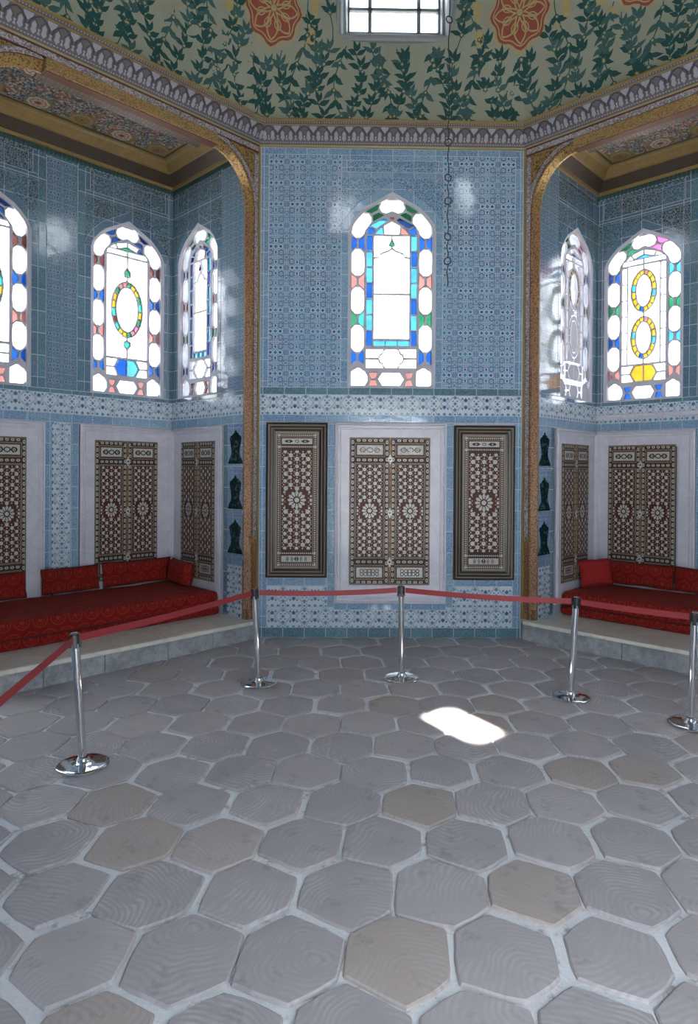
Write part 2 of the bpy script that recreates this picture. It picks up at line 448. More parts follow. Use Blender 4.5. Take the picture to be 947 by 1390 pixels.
class Path:
    def __init__(s, pts):
        s.p = pts; s.L = [0]
        for a, b in zip(pts, pts[1:]): s.L.append(s.L[-1] + math.dist(a, b))
    def at(s, d, t=0):
        d = max(-.3, min(s.L[-1] + .3, d)); i = 0
        while i < len(s.p) - 2 and s.L[i + 1] < d: i += 1
        a, b = s.p[i], s.p[i + 1]; l = s.L[i + 1] - s.L[i]; k = (d - s.L[i]) / l
        ux, uy = (b[0] - a[0]) / l, (b[1] - a[1]) / l
        # smooth the normal over the bends
        return (a[0] + ux * l * k, a[1] + uy * l * k), (ux, uy)
    def map(s, d, t):
        p, _ = s.at(d); (x0, y0), _ = s.at(d - .04); (x1, y1), _ = s.at(d + .04)
        l = math.hypot(x1 - x0, y1 - y0) or 1
        return (p[0] + (y1 - y0) / l * t, p[1] - (x1 - x0) / l * t)

def window_panes(kind, hw, z0, zs, zt):
    """(polygon, colour) list for one stained glass window, centred on x = 0"""
    P = []
    mid = outline(hw, z0, zs, zt, 0, .10)
    path = Path(mid); Lt = path.L[-1]; sc = hw / .5
    n = 5; st = (Lt / 2 - .04) / n; hwid = .075 * sc
    seq = {'A': 'bgrb'.ljust(4), 'B': 'brbm', 'C': 'bgbr'}[kind]
    pairs = {'A': ['b', 'g', 'r', 'b', 'g'], 'B': ['b', 'r', 'b', 'm', 'd'], 'C': ['r', 'b', 'g', 'b', 'g']}[kind]
    if kind == 'C': pairsR = ['r', 'c', 'g', 'c', 'v']
    else: pairsR = pairs
    HL = min(.155, st * .36)
    def oval(cx_, e=1): return [(-HL * e, -.028), (-HL * .72 * e, -hwid * .92), (-HL * .3 * e, -hwid), (HL * .3 * e, -hwid), (HL * .72 * e, -hwid * .92), (HL * e, -.028), (HL * e, .028), (HL * .72 * e, hwid * .92), (HL * .3 * e, hwid), (-HL * .3 * e, hwid), (-HL * .72 * e, hwid * .92), (-HL * e, .028)]
    for k in range(2 * n + 1):
        s0 = .04 + k * st
        if k in (0, 2 * n):
            cx = -hw + .115 if k == 0 else hw - .115
            P.append(([(cx + dx * .095 * sc, z0 + .115 + dz) for dx, dz in ((-.9, -.085), (.75, -.085), (1.1, -.03), (1.1, .03), (.75, .085), (.45, .10), (.12, .125), (-.12, .125), (-.6, .10), (-.9, .08))], 'w'))
            continue
        P.append(([path.map(s0 + a, b) for a, b in oval(0)], 'w'))
    for k in range(2 * n):
        s0 = .04 + k * st; c = (pairs[k] if k < n else pairsR[2 * n - 1 - k])
        e = st - HL
        f0 = HL * .78 if k else HL * .86
        for sg in (-1, 1):
            cc = c
            if kind == 'A' and c == 'g' and sg > 0: cc = 't' if k % 2 else 'g'
            if kind == 'A' and k == 4 and sg > 0: cc = 'g'
            if kind == 'A' and k == 5: cc = 'g'
            P.append(([path.map(s0 + a, b * sg) for a, b in ((f0 + .012, hwid), (HL + .03, .013), (st - HL - .03, .013), (st - f0 - .012, hwid))], cc))
    # bottom row
    z = z0 + .11; iw = hw - .215
    P.append(([(dx * iw * .52, z + dz) for dx, dz in ((-1.0, 0), (-.68, .075), (.68, .075), (1.0, 0), (.68, -.08), (-.68, -.08))], 'w'))
    for sg in (-1, 1):
        xx = sg * iw * .74
        cc = 'r' if kind != 'C' else 'b'
        P.append(([(xx - .05, z + .075), (xx + .05, z + .075), (xx + .025, z + .008), (xx - .025, z + .008)], cc))
        P.append(([(xx - .05, z - .08), (xx + .05, z - .08), (xx + .025, z - .012), (xx - .025, z - .012)], cc))
    # inner part
    ih = hw - .205; zb = z0 + .225
    inner = outline(hw, z0, zs, zt, 0, .205)
    it = max(p[1] for p in inner)
    if kind == 'A':
        # box with lobed centre
        zt2 = zb + .25
        lob = [(-.14, zb + .125), (-.125, zb + .165), (-.10, zb + .175), (-.09, zb + .21), (-.06, zb + .235), (.06, zb + .235), (.09, zb + .21), (.10, zb + .175), (.125, zb + .165), (.14, zb + .125),
               (.125, zb + .085), (.10, zb + .075), (.09, zb + .04), (.06, zb + .015), (-.06, zb + .015), (-.09, zb + .04), (-.10, zb + .075), (-.125, zb + .085)]
        P.append((lob, 'w'))
        for sx in (-1, 1):
            for sz in (-1, 1):
                zc = zb + .125; q = [(sx * ih, zc + sz * .012), (sx * .155, zc + sz * .012), (sx * .14, zc + sz * .052), (sx * .112, zc + sz * .065), (sx * .10, zc + sz * .10), (sx * .08, zc + sz * .11), (sx * ih, zc + sz * .11)]
                P.append((q, 'w'))
        zc0 = zt2 + .10
        # blue strips
        zs0 = zt2 + .02; top = zs - .04
        m = 7; hgt = (top - zs0) / m
        for sx in (-1, 1):
            for k in range(m):
                P.append(([(sx * ih, zs0 + k * hgt + .008), (sx * (ih - .065), zs0 + k * hgt + .008), (sx * (ih - .065), zs0 + (k + 1) * hgt - .008), (sx * ih, zs0 + (k + 1) * hgt - .008)], 'b' if k in (0,) else ('c' if (k * 7 + (sx > 0)) % 3 else 'b')))
        for k, cc in enumerate('ccc'):
            w3 = (2 * ih - .16) / 3; x0 = -ih + .08 + k * w3
            P.append(([(x0 + .006, zs0 + .005), (x0 + w3 - .006, zs0 + .005), (x0 + w3 - .006, zs0 + .065), (x0 + .006, zs0 + .065)], cc))
        cw = ih - .088; z1 = zs0 + .09; z2 = z1 + (top - z1) * .43; z3 = top
        P.append(([(-cw, z1), (cw, z1), (cw, z2 - .01), (-cw, z2 - .01)], 'w'))
        og = [(-cw, z3 - .27), (-cw + .055, z3 - .26), (-cw + .075, z3 - .22), (-.05, z3 - .19), (0, z3 - .16), (.05, z3 - .19), (cw - .075, z3 - .22), (cw - .055, z3 - .26), (cw, z3 - .27)]
        P.append(([(-cw, z2 + .01), (cw, z2 + .01)] + [(x, z - .006) for x, z in reversed(og)], 'w'))
        for sx in (-1, 1):
            P.append(([(sx * cw, z3 - .01), (sx * cw, z3 - .257), (sx * (cw - .05), z3 - .25), (sx * (cw - .072), z3 - .21), (sx * .05, z3 - .178), (sx * .008, z3 - .15), (sx * .008, z3 - .14), (sx * .04, z3 - .12), (sx * .008, z3 - .045), (sx * .008, z3 - .01)], 'w'))
        P.append(([(-.026, z3 - .125), (.026, z3 - .125), (.024, z3 - .10), (0, z3 - .06), (-.024, z3 - .10)], 'g'))
        # head
        rise = it - z3
        P.append(([(-.085, z3 + .012), (.085, z3 + .012), (.095, z3 + rise * .45), (0, z3 + rise * .66), (-.095, z3 + rise * .45)], 'w'))
        for sx in (-1, 1):
            P.append(([(sx * .10, z3 + .012), (sx * (cw - .01), z3 + .012), (sx * (cw - .03), z3 + rise * .2), (sx * .115, z3 + rise * .42)], 'r' if sx > 0 else 'c'))
            P.append(([(sx * (cw + .015), z3 + .012), (sx * ih, z3 + .012), (sx * ih * .93, z3 + rise * .40), (sx * (cw - .01), z3 + rise * .26)], 'b'))
            P.append(([(sx * (cw - .02), z3 + rise * .32), (sx * ih * .89, z3 + rise * .47), (sx * ih * .30, z3 + rise * .84), (sx * .05, z3 + rise * .72), (sx * .11, z3 + rise * .53)], 'd' if sx > 0 else 'c'))
        P.append(([(-.03, z3 + rise * .78), (0, z3 + rise * .73), (.03, z3 + rise * .78), (.02, z3 + rise * .9), (-.02, z3 + rise * .9)], 'r'))
    else:
        def ell(cx, cz, a, b, n, k0=0): return [(cx + a * math.cos(2 * PI * (i + k0) / n), cz + b * math.sin(2 * PI * (i + k0) / n)) for i in range(n)]
        top = zs - .02
        rise = it - top
        bt = zb + .24
        # bottom cartouche
        cc = 'b' if kind == 'B' else 'a'
        lw = .155; zc = zb + .125
        P.append(([(-lw, zc), (-lw + .02, zc + .045), (-.10, zc + .095), (-.005, zc + .10), (-.005, zc - .10), (-.10, zc - .095), (-lw + .02, zc - .045)], cc))
        P.append(([(lw, zc), (lw - .02, zc + .045), (.10, zc + .095), (.005, zc + .10), (.005, zc - .10), (.10, zc - .095), (lw - .02, zc - .045)], 'c' if kind == 'B' else cc))
        for sx in (-1, 1):
            for sz in (-1, 1):
                P.append(([(sx * ih, zc + sz * .01), (sx * (lw + .015), zc + sz * .01), (sx * (lw - .005), zc + sz * .055), (sx * .125, zc + sz * .10), (sx * ih, zc + sz * .10)], 'w'))
        cw = ih if kind == 'B' else ih - .075
        if kind == 'C':
            m = 6; hgt = (top - bt - .02) / m
            for sx in (-1, 1):
                for k in range(m):
                    P.append(([(sx * ih, bt + k * hgt + .012), (sx * (cw + .014), bt + k * hgt + .012), (sx * (cw + .014), bt + (k + 1) * hgt), (sx * ih, bt + (k + 1) * hgt)], 'w'))
        def wreath(cz, a, b, cols):
            N = len(cols)
            for i in range(N):
                t0, t1 = 2 * PI * (i + .06) / N, 2 * PI * (i + .94) / N
                pts = [(a * math.cos(t), cz + b * math.sin(t)) for t in (t0, (t0 + t1) / 2, t1)] + [((a - .045) * math.cos(t), cz + (b - .05) * math.sin(t)) for t in (t1, (t0 + t1) / 2, t0)]
                P.append((pts, cols[i]))
            P.append((ell(0, cz, a - .06, b - .065, 20), 'w'))
        if kind == 'B':
            wr = [((bt + top) / 2 - .02, .20, .34, 'tgyygrrgyytmtyygrvgyytm'[:20])]
        else:
            h = (top - bt); wr = [(bt + h * .265, .15, h * .205, 'yyyryyycyyybyyyc'), (bt + h * .735, .15, h * .205, 'yyyryyycyyybyyyc')]
        notch = [(wr[-1][0] + wr[-1][2] + .11, 'g'), (wr[0][0] - wr[0][2] - .10, 't')] if kind == 'B' else []
        for zn, cc in notch:
            P.append(([(0, zn + .055), (.036, zn + .015), (.032, zn - .03), (-.032, zn - .03), (-.036, zn + .015)] if cc == 'g' else [(0, zn - .05), (.034, zn - .01), (.034, zn + .028), (-.034, zn + .028), (-.034, zn - .01)], cc))
        # field around the wreaths: left and right halves
        for sx in (-1, 1):
            pts = [(sx * .008, bt + .012), (sx * cw, bt + .012), (sx * cw, top - .01), (sx * .008, top - .01)]
            edge = []
            for cz, a, b, cs in reversed(wr):
                for i in range(0, 13):
                    t = PI / 2 - PI * i / 12
                    edge.append((sx * max(.008, (a + .016) * math.cos(t)), cz + (b + .016) * math.sin(t)))
            # clip to keep inside the field
            edge = [(x, min(top - .012, max(bt + .014, z))) for x, z in edge]
            for zn, cc in notch:
                if zn > (bt + top) / 2: edge = [(sx * .008, zn + .075), (sx * .05, zn + .02), (sx * .046, zn - .042), (sx * .008, zn - .052)] + edge
                else: edge = edge + [(sx * .008, zn + .052), (sx * .048, zn + .040), (sx * .046, zn - .02), (sx * .008, zn - .070)]
            P.append((pts[:4] + edge, 'w'))
        for cz, a, b, cs in wr: wreath(cz, a, b, cs)
        # head pieces
        for sx in (-1, 1):
            P.append(([(sx * .008, top + .012), (sx * ih, top + .012), (sx * ih * .97, top + rise * .22), (sx * ih * .9, top + rise * .34), (sx * .008, top + rise * .34)], 'w'))
            P.append(([(sx * ih * .84, top + rise * .42), (sx * ih * .60, top + rise * .66), (sx * .135, top + rise * .42)], 'd' if kind == 'B' and sx > 0 else 'w'))
        P.append(([(-.115, top + rise * .40), (.115, top + rise * .40), (0, top + rise * .60)], 'g' if kind == 'B' else 'c'))
        for sx in (-1, 1):
            P.append(([(sx * .008, top + rise * .67), (sx * .12, top + rise * .47), (sx * ih * .54, top + rise * .71), (sx * .008, top + rise * .93)], 'w'))
    return P

def shrink(p, k=.0):
    return p
WN = [0]
def make_window(fr, cx, hw, z0, zs, zt, kind, label, parent_kind='structure'):
    """stained glass window set in a wall opening"""
    WN[0] += 1
    root = empty('window_%d' % WN[0], fr.mat(cx, 0, z0), label, 'window', None, 'structure')
    P = window_panes(kind, hw, 0, zs - z0, zt - z0)
    if fr.sg < 0 or kind == 'B': pass
    tr = MB()
    tr.plate(outline(hw, 0, zs - z0, zt - z0), [p for p, c in P], .035, .065, T['plaster'])
    # rounded plaster edge round the opening
    o1, o2 = outline(hw, 0, zs - z0, zt - z0), outline(hw, 0, zs - z0, zt - z0, 0, .028)
    tr.grid([[(x, .0, z) for x, z in o1], [(x, .01, z) for x, z in o2], [(x, .035, z) for x, z in o2]], T['plaster'], True)
    tr.build('tracery', root)
    g = MB()
    for p, c in P:
        tri = tessellate_polygon([[Vector((a, b, 0)) for a, b in p]])
        for t in tri: g.face([(p[i][0], .05, p[i][1]) for i in t], G[c])
    g.build('stained_glass', root, recalc=False)
    return root
def portal(mat, sx, sy):
    l = bpy.data.lights.new('daylight_portal', 'AREA'); l.shape = 'RECTANGLE'; l.size = sx; l.size_y = sy
    l.energy = 1; l.cycles.is_portal = True
    o = bpy.data.objects.new('daylight_portal', l); col.objects.link(o); o.matrix_world = mat
def wall_portal(fr, cx, z, w, h, n=-.28):
    # area light looks along its -Z; turn it to face the room normal
    R = Vector((fr.R[0], fr.R[1], 0)); Nn = Vector((fr.N[0], fr.N[1], 0)); U = Vector((0, 0, 1))
    m = Matrix((( R.x, U.x, -Nn.x, 0), (R.y, U.y, -Nn.y, 0), (R.z, U.z, -Nn.z, 0), (0, 0, 0, 1)))
    m = Matrix.Translation(fr.w(cx, n, z)) @ m
    if m.to_3x3().determinant() < 0: m = m @ Matrix.Diagonal((-1, 1, 1, 1))
    portal(m, w, h)

# ------------------------------------------------------------------ tiled walls
def rect(x0, x1, z0, z1): return [(x0, z0), (x1, z0), (x1, z1), (x0, z1)]
TT = -.006      # tiles stand 6 mm proud of the bedding
class Wall:
    def __init__(s, fr, name, a0, a1, z0, z1, holes=(), base=None, thick=.25):
        s.fr = fr; s.mb = MB(); g = fr.sg
        s.tiles = MB()
        h = [[(g * x, z) for x, z in l] for l in holes]
        s.mb.plate(rect(g * a0, g * a1, z0, z1), h, 0, thick, base or T['grout'])
        s.name = name
    def t(s, a0, a1, z0, z1, mat, gap=.004, holes=()):
        g = s.fr.sg
        x0, x1 = sorted((g * a0, g * a1))
        if holes:
            s.tiles.plate(rect(x0 + gap, x1 - gap, z0 + gap, z1 - gap), [[(g * x, z) for x, z in l] for l in holes], TT, 0, T[mat], back=False)
        else:
            s.tiles.box(x0 + gap, x1 - gap, TT, 0, z0 + gap, z1 - gap, T[mat])
    def shape(s, pts, mat, y=TT):
        g = s.fr.sg; s.tiles.plate([(g * x, z) for x, z in pts], [], y, 0, T[mat], back=False)
    def done(s, label):
        o = s.mb.build(s.name, frame=s.fr); tag(o, label, 'wall', None, 'structure')
        s.tiles.build('tilework', o)
        return o
def over_window(wl, cx, hw, z0, zs, zt, top, mat='scroll', bw=.08, bm='border'):
    """borders beside the window, spandrel panel and upper panel"""
    x0, x1 = cx - hw - .015 - bw, cx + hw + .015 + bw
    wl.t(x0, cx - hw - .012, z0, zs, bm); wl.t(cx + hw + .012, x1, z0, zs, bm)
    # ogee band over the head
    o1 = outline(hw + .012, z0, zs, zt + .015, cx)[1:-1]; o2 = outline(hw + .015 + bw, z0, zs, zt + .12, cx)[1:-1]
    wl.shape(o2 + o1[::-1], bm)
    ztop = zt + .17
    sp = outline(hw + .020 + bw, z0, zs, zt + .125, cx)[1:-1]
    n = len(sp) // 2
    wl.shape([(x0, zs + .004), (x0, ztop)] + [(cx, ztop)] + sp[:n + 1][::-1], mat)
    wl.shape([(x1, zs + .004), (x1, ztop)] + [(cx, ztop)] + sp[n:], mat)
    wl.t(x0, x1, ztop, ztop + .07, bm)
    wl.t(x0, x0 + .06, ztop + .07, top - .06, bm); wl.t(x1 - .06, x1, ztop + .07, top - .06, bm)
    wl.t(x0 + .06, x1 - .06, ztop + .07, top - .06, mat); wl.t(x0, x1, top - .06, top, bm)
    return x0, x1

# centre pier
WZ = (2.93, 4.77, 5.21)
w = Wall(C, 'wall_front', -W, W, 0, ZT + .3, [outline(.5, *WZ)], thick=.3)
bz = .085
w.t(-W + .012, W - .012, ZT - bz, ZT - .01, 'border')
x0, x1 = over_window(w, 0, .5, WZ[0], WZ[1], WZ[2], ZT - bz)
for sg in (-1, 1):
    a, b = sorted((sg * (W - .012), sg * (W - .012 - .09)))
    w.t(a, b, 2.93, ZT - bz, 'border'); w.t(a, b, 0.12, 2.52, 'border')
    a, b = sorted((sg * (W - .105), sg * (-x0)))
    w.t(a, b, 2.93, ZT - bz, 'field')
    a, b = sorted((sg * .735, sg * .655)); w.t(a, b, .63, 2.52, 'border')
w.t(-W + .012, W - .012, 2.845, 2.93, 'border2')
w.t(-W + .012, W - .012, 2.61, 2.845, 'band'); w.t(-W + .012, W - .012, 2.525, 2.61, 'border')
for sg in (-1, 1):
    a, b = sorted((sg * 1.44, sg * .735)); w.t(a, b, .61, .70, 'border')
    a, b = sorted((sg * .735, sg * .655)); w.t(a, b, .36, .63, 'border')
    a, b = sorted((sg * 1.44, sg * .735)); w.t(a, b, .36, .61, 'band')
w.t(-.655, .655, .33, .41, 'border')
w.t(-1.44, -.655, .33, .36, 'band'); w.t(.655, 1.44, .33, .36, 'band')
w.t(-1.44, 1.44, .12, .33, 'band'); w.t(-W + .012, W - .012, 0.003, .12, 'border2')
w.done('tall blue tiled wall between the two alcoves')
make_window(C, 0, .5, *WZ, 'A', 'stained glass window high in the middle tiled wall, between the two alcoves')
wall_portal(C, 0, 4.06, .98, 2.2, -.33)

# iwans
WL = (2.88, 4.64, 5.05); IZ = 5.62
def iwan(side):
    L = side < 0
    B, S, F, O = (LB, LS, LF, LO) if L else (RB, RS, RF, RO)
    sn = 'left' if L else 'right'
    # back wall, two windows
    c1, c2 = (.79, 2.45) if L else (.765, 2.44)
    hw = .475
    w = Wall(B, 'wall_%s_alcove_back' % sn, 0, A1 + .1, 0, 6.0, [outline(hw, *WL, c1), outline(hw, *WL, c2)])
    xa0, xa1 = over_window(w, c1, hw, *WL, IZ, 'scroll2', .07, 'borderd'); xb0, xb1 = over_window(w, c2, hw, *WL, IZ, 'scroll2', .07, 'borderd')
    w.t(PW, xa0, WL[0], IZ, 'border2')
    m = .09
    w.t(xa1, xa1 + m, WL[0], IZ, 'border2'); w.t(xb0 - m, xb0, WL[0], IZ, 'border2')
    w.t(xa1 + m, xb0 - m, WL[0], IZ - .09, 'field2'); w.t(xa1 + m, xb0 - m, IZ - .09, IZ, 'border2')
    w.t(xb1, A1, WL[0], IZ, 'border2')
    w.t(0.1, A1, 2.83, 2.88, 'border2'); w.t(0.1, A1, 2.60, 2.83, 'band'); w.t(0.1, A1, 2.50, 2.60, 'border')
    w.t(1.42, 1.51, ZL, 2.50, 'border'); w.t(1.51, 1.73, ZL, 2.50, 'band2'); w.t(1.73, 1.82, ZL, 2.50, 'border')
    if not L: w.tiles.ring(.17, A1, 2.655, 2.715, [(0, 0), (0, -.03), (.012, -.04), (.03, -.03)], T['marble'])
    w.done('blue tiled back wall of the %s alcove with two windows' % sn)
    for c_, kd, la in ((c1, 'B' if L else 'C', 'nearer the corner'), (c2, 'B' if L else 'C', 'at the %s edge of the picture' % sn)):
        if L: lab = 'stained glass window with an oval wreath in the left alcove back wall, ' + la
        else: lab = 'stained glass window with two yellow wreaths in the right alcove back wall, ' + la
        make_window(B, c_, hw, *WL, kd, lab)
        wall_portal(B, c_, 3.96, .93, 2.1, -.28)
    # side wall with window and niches
    cs = 1.035
    niches = [[(b, z) for b, z in niche_outline(.205, zz, .145, .40)] for zz in (2.03, 1.50, .98)]
    w = Wall(S, 'wall_%s_alcove_side' % sn, .05, EB, 0, 6.0, [outline(.435, *WL, cs)] + [rect(.06, .35, zz - .01, zz + .41) for zz in (2.03, 1.50, .98)])
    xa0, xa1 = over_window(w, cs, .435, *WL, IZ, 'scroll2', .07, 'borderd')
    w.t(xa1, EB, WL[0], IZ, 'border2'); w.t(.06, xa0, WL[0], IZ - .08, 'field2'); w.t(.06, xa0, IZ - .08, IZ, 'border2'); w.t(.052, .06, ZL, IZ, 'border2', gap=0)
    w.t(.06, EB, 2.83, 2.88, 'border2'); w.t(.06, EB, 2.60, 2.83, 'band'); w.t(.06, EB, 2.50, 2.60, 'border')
    for zz, nn in zip((2.03, 1.50, .98), niches):
        g = S.sg
        w.tiles.plate(rect(*sorted((g * .05, g * .362)), zz - .012, zz + .42), [[(g * x, z) for x, z in nn]], TT, .02, T['border'], back=True, side=T['niche'])
        w.mb.grid([[(x, y, z) for x, z in rect(*sorted((g * .0605, g * .3495)), zz - .0095, zz + .4095)] for y in (.0, .14)], T['niche'], True)
        w.tiles.box(S.sg * .05, S.sg * .37, -.02, 0, zz - .055, zz - .01, T['border'])
    w.t(.06, .36, 2.45, 2.50, 'border'); w.t(.06, .36, 1.92, 1.975, 'border'); w.t(.06, .36, 1.40, 1.445, 'border')
    w.t(.36, .44, ZL, 2.50, 'border2'); w.t(.06, .36, .84, .925, 'border'); w.t(.06, .36, ZL, .84, 'band2')
    for zz in (2.03, 1.50, .98):
        g = S.sg
        x0_, x1_ = sorted((g * .035, g * .375))
        w.mb.box(x0_, x1_, .14, .20, zz - .02, zz + .44, T['niche'])
    w.done('blue tiled side wall of the %s alcove with three small dark niches' % sn)
    make_window(S, cs, .435, *WL, 'A' if L else 'C', 'narrow looking stained glass window in the side wall of the %s alcove' % sn)
    wall_portal(S, cs, 3.96, .85, 2.1, -.28)
    # far side wall (outside the picture)
    w = Wall(F, 'wall_%s_alcove_end' % sn, .05, EB + .05, 0, 6.0)
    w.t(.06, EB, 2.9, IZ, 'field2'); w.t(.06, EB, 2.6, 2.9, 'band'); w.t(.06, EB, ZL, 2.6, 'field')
    w.done('plain tiled end wall of the %s alcove' % sn)
def niche_outline(cx, z0, hw, h):
    q = [(1.0, 0), (1.0, .04), (.80, .16), (.62, .24), (.55, .33), (.58, .45), (.72, .62), (.80, .76), (.72, .80), (.60, .83), (.45, .84), (.40, .89), (.22, .90), (.12, .955), (0, 1)]
    r = [(cx + u * hw, z0 + v * h) for u, v in q]
    return r + [(2 * cx - x, z) for x, z in r[-2::-1]]
iwan(-1); iwan(1)

# ------------------------------------------------------------------ iwan ceilings, arches, cornice
def disc(mb, cx, cy, r, z, mat, n=10, k=0, lob=0):
    mb.face([(cx + (r + (lob if i % 2 else 0)) * math.cos(2 * PI * i / n + k), cy + (r + (lob if i % 2 else 0)) * math.sin(2 * PI * i / n + k), z) for i in range(n)], mat)
def iwan_ceiling(O, sn):
    g = O.sg; rnd = random.Random(5)
    mb = MB(); zc = 5.86
    X_ = lambda a: g * a
    # local: x along opening, y = depth outward, z up
    def bx(a0, a1, b0, b1, z0, z1, m): 
        x0, x1 = sorted((X_(a0), X_(a1))); mb.box(x0, x1, b0, b1, z0, z1, m)
    bx(0, A1 + .1, .16, EB + .05, zc, zc + .06, T['ceilgold'])
    # stepped cove against the walls
    def cove(prof, mat):
        rows = []
        for d, z in prof:
            x0, x1 = sorted((X_(PW + d), X_(A1 - d)))
            rows.append([(x0, .16 + d, z), (x1, .16 + d, z), (x1, EB - d, z), (x0, EB - d, z)])
        mb.grid(rows, mat, True)
    cove([(0, 5.62), (.035, 5.62), (.035, 5.66)], T['goldpl'])
    cove([(.035, 5.66), (.05, 5.67), (.14, 5.76)], T['ceildark'])
    cove([(.14, 5.76), (.16, 5.77), (.23, 5.84)], T['ceilgold'])
    cove([(.23, 5.84), (.26, 5.855), (.29, zc - .001)], T['goldpl'])
    # band lines
    for d, mt in ((.31, 'ceildark'), (.34, 'goldpl')):
        rows = []
        for e in (d, d + .022):
            x0, x1 = sorted((X_(PW + e), X_(A1 - e))); rows.append([(x0, .16 + e, zc - .002), (x1, .16 + e, zc - .002), (x1, EB - e, zc - .002), (x0, EB - e, zc - .002)])
        mb.grid(rows, T[mt], True)
    # flowers
    big = []
    for k in range(6):
        a = .42 + .47 * k
        for j in range(2):
            b = .62 + .56 * j
            big.append((a + (.23 if j else 0), b, k + j))
    zc2 = zc - .003
    for a, b, k in big:
        if a > A1 - .35: continue
        if k % 2: disc(mb, X_(a), b, .115, zc2, T['goldpl'], 16, 0, .012); disc(mb, X_(a), b, .085, zc2 - .001, T['ceilgold'], 16); disc(mb, X_(a), b, .015, zc2 - .002, T['ceildark'])
        else:
            disc(mb, X_(a), b, .105, zc2, T['ivory'], 16, 0, .015); disc(mb, X_(a), b, .085, zc2 - .001, T['pink'], 14)
            for i in range(8):
                t = PI * i / 4; disc(mb, X_(a) + .055 * math.cos(t), b + .055 * math.sin(t), .02, zc2 - .002, T['ivory'], 6, t)
            disc(mb, X_(a), b, .022, zc2 - .002, T['rose'], 8)
    n = 0
    for _ in range(2300):
        a, b = rnd.uniform(PW + .36, A1 - .36), rnd.uniform(.16 + .36, EB - .36)
        if any(math.hypot(a - p[0], b - p[1]) < .15 for p in big): continue
        t = rnd.random(); r = rnd.uniform(.020, .034)
        if t < .3: disc(mb, X_(a), b, r, zc2 - .0005 - n * 1e-7, T['bluegrey'], 8); disc(mb, X_(a), b, r * .5, zc2 - .0015, T['ceildark'], 6)
        elif t < .5: disc(mb, X_(a), b, r, zc2 - .0005 - n * 1e-7, T['pink'], 8); disc(mb, X_(a), b, r * .4, zc2 - .0015, T['ivory'], 6)
        elif t < .85: disc(mb, X_(a), b, r * .8, zc2 - .0003 - n * 1e-7, T['greendk'], 5, rnd.random() * 6)
        else: disc(mb, X_(a), b, r * .45, zc2 - .0018, T['ivory'], 6)
        n += 1
    o = mb.build('ceiling', frame=O, recalc=False); tag(o, 'gilded and flower painted flat ceiling inside the %s alcove' % sn, 'ceiling', None, 'structure')
    # dark lattice fringe hanging at the top of the tiles
    fr_ = MB(); 
    def fringe(x0, y0, x1, y1, ox, oy):
        L_ = math.hypot(x1 - x0, y1 - y0); n_ = int(L_ / .05)
        for i in range(n_):
            ps = []
            for t, z in ((i + .08, IZ), (i + .92, IZ), (i + .92, IZ - .035), (i + .5, IZ - .075), (i + .08, IZ - .035)):
                k = t / n_; ps.append((x0 + (x1 - x0) * k + ox, y0 + (y1 - y0) * k + oy, z))
            fr_.face(ps, T['greendk']); fr_.face([(p[0] - ox * .5, p[1] - oy * .5, p[2]) for p in ps], T['greendk'])
        fr_.face([(x0 + ox, y0 + oy, IZ), (x1 + ox, y1 + oy, IZ), (x1 + ox, y1 + oy, IZ + .012), (x0 + ox, y0 + oy, IZ + .012)], T['goldpl'])
    fringe(X_(PW), EB, X_(A1), EB, 0, -.014)
    if g < 0: fringe(X_(PW), .16, X_(PW), EB, g * .014, 0)
    fr_.build('fringe', o, recalc=False)
iwan_ceiling(LO, 'left'); iwan_ceiling(RO, 'right')

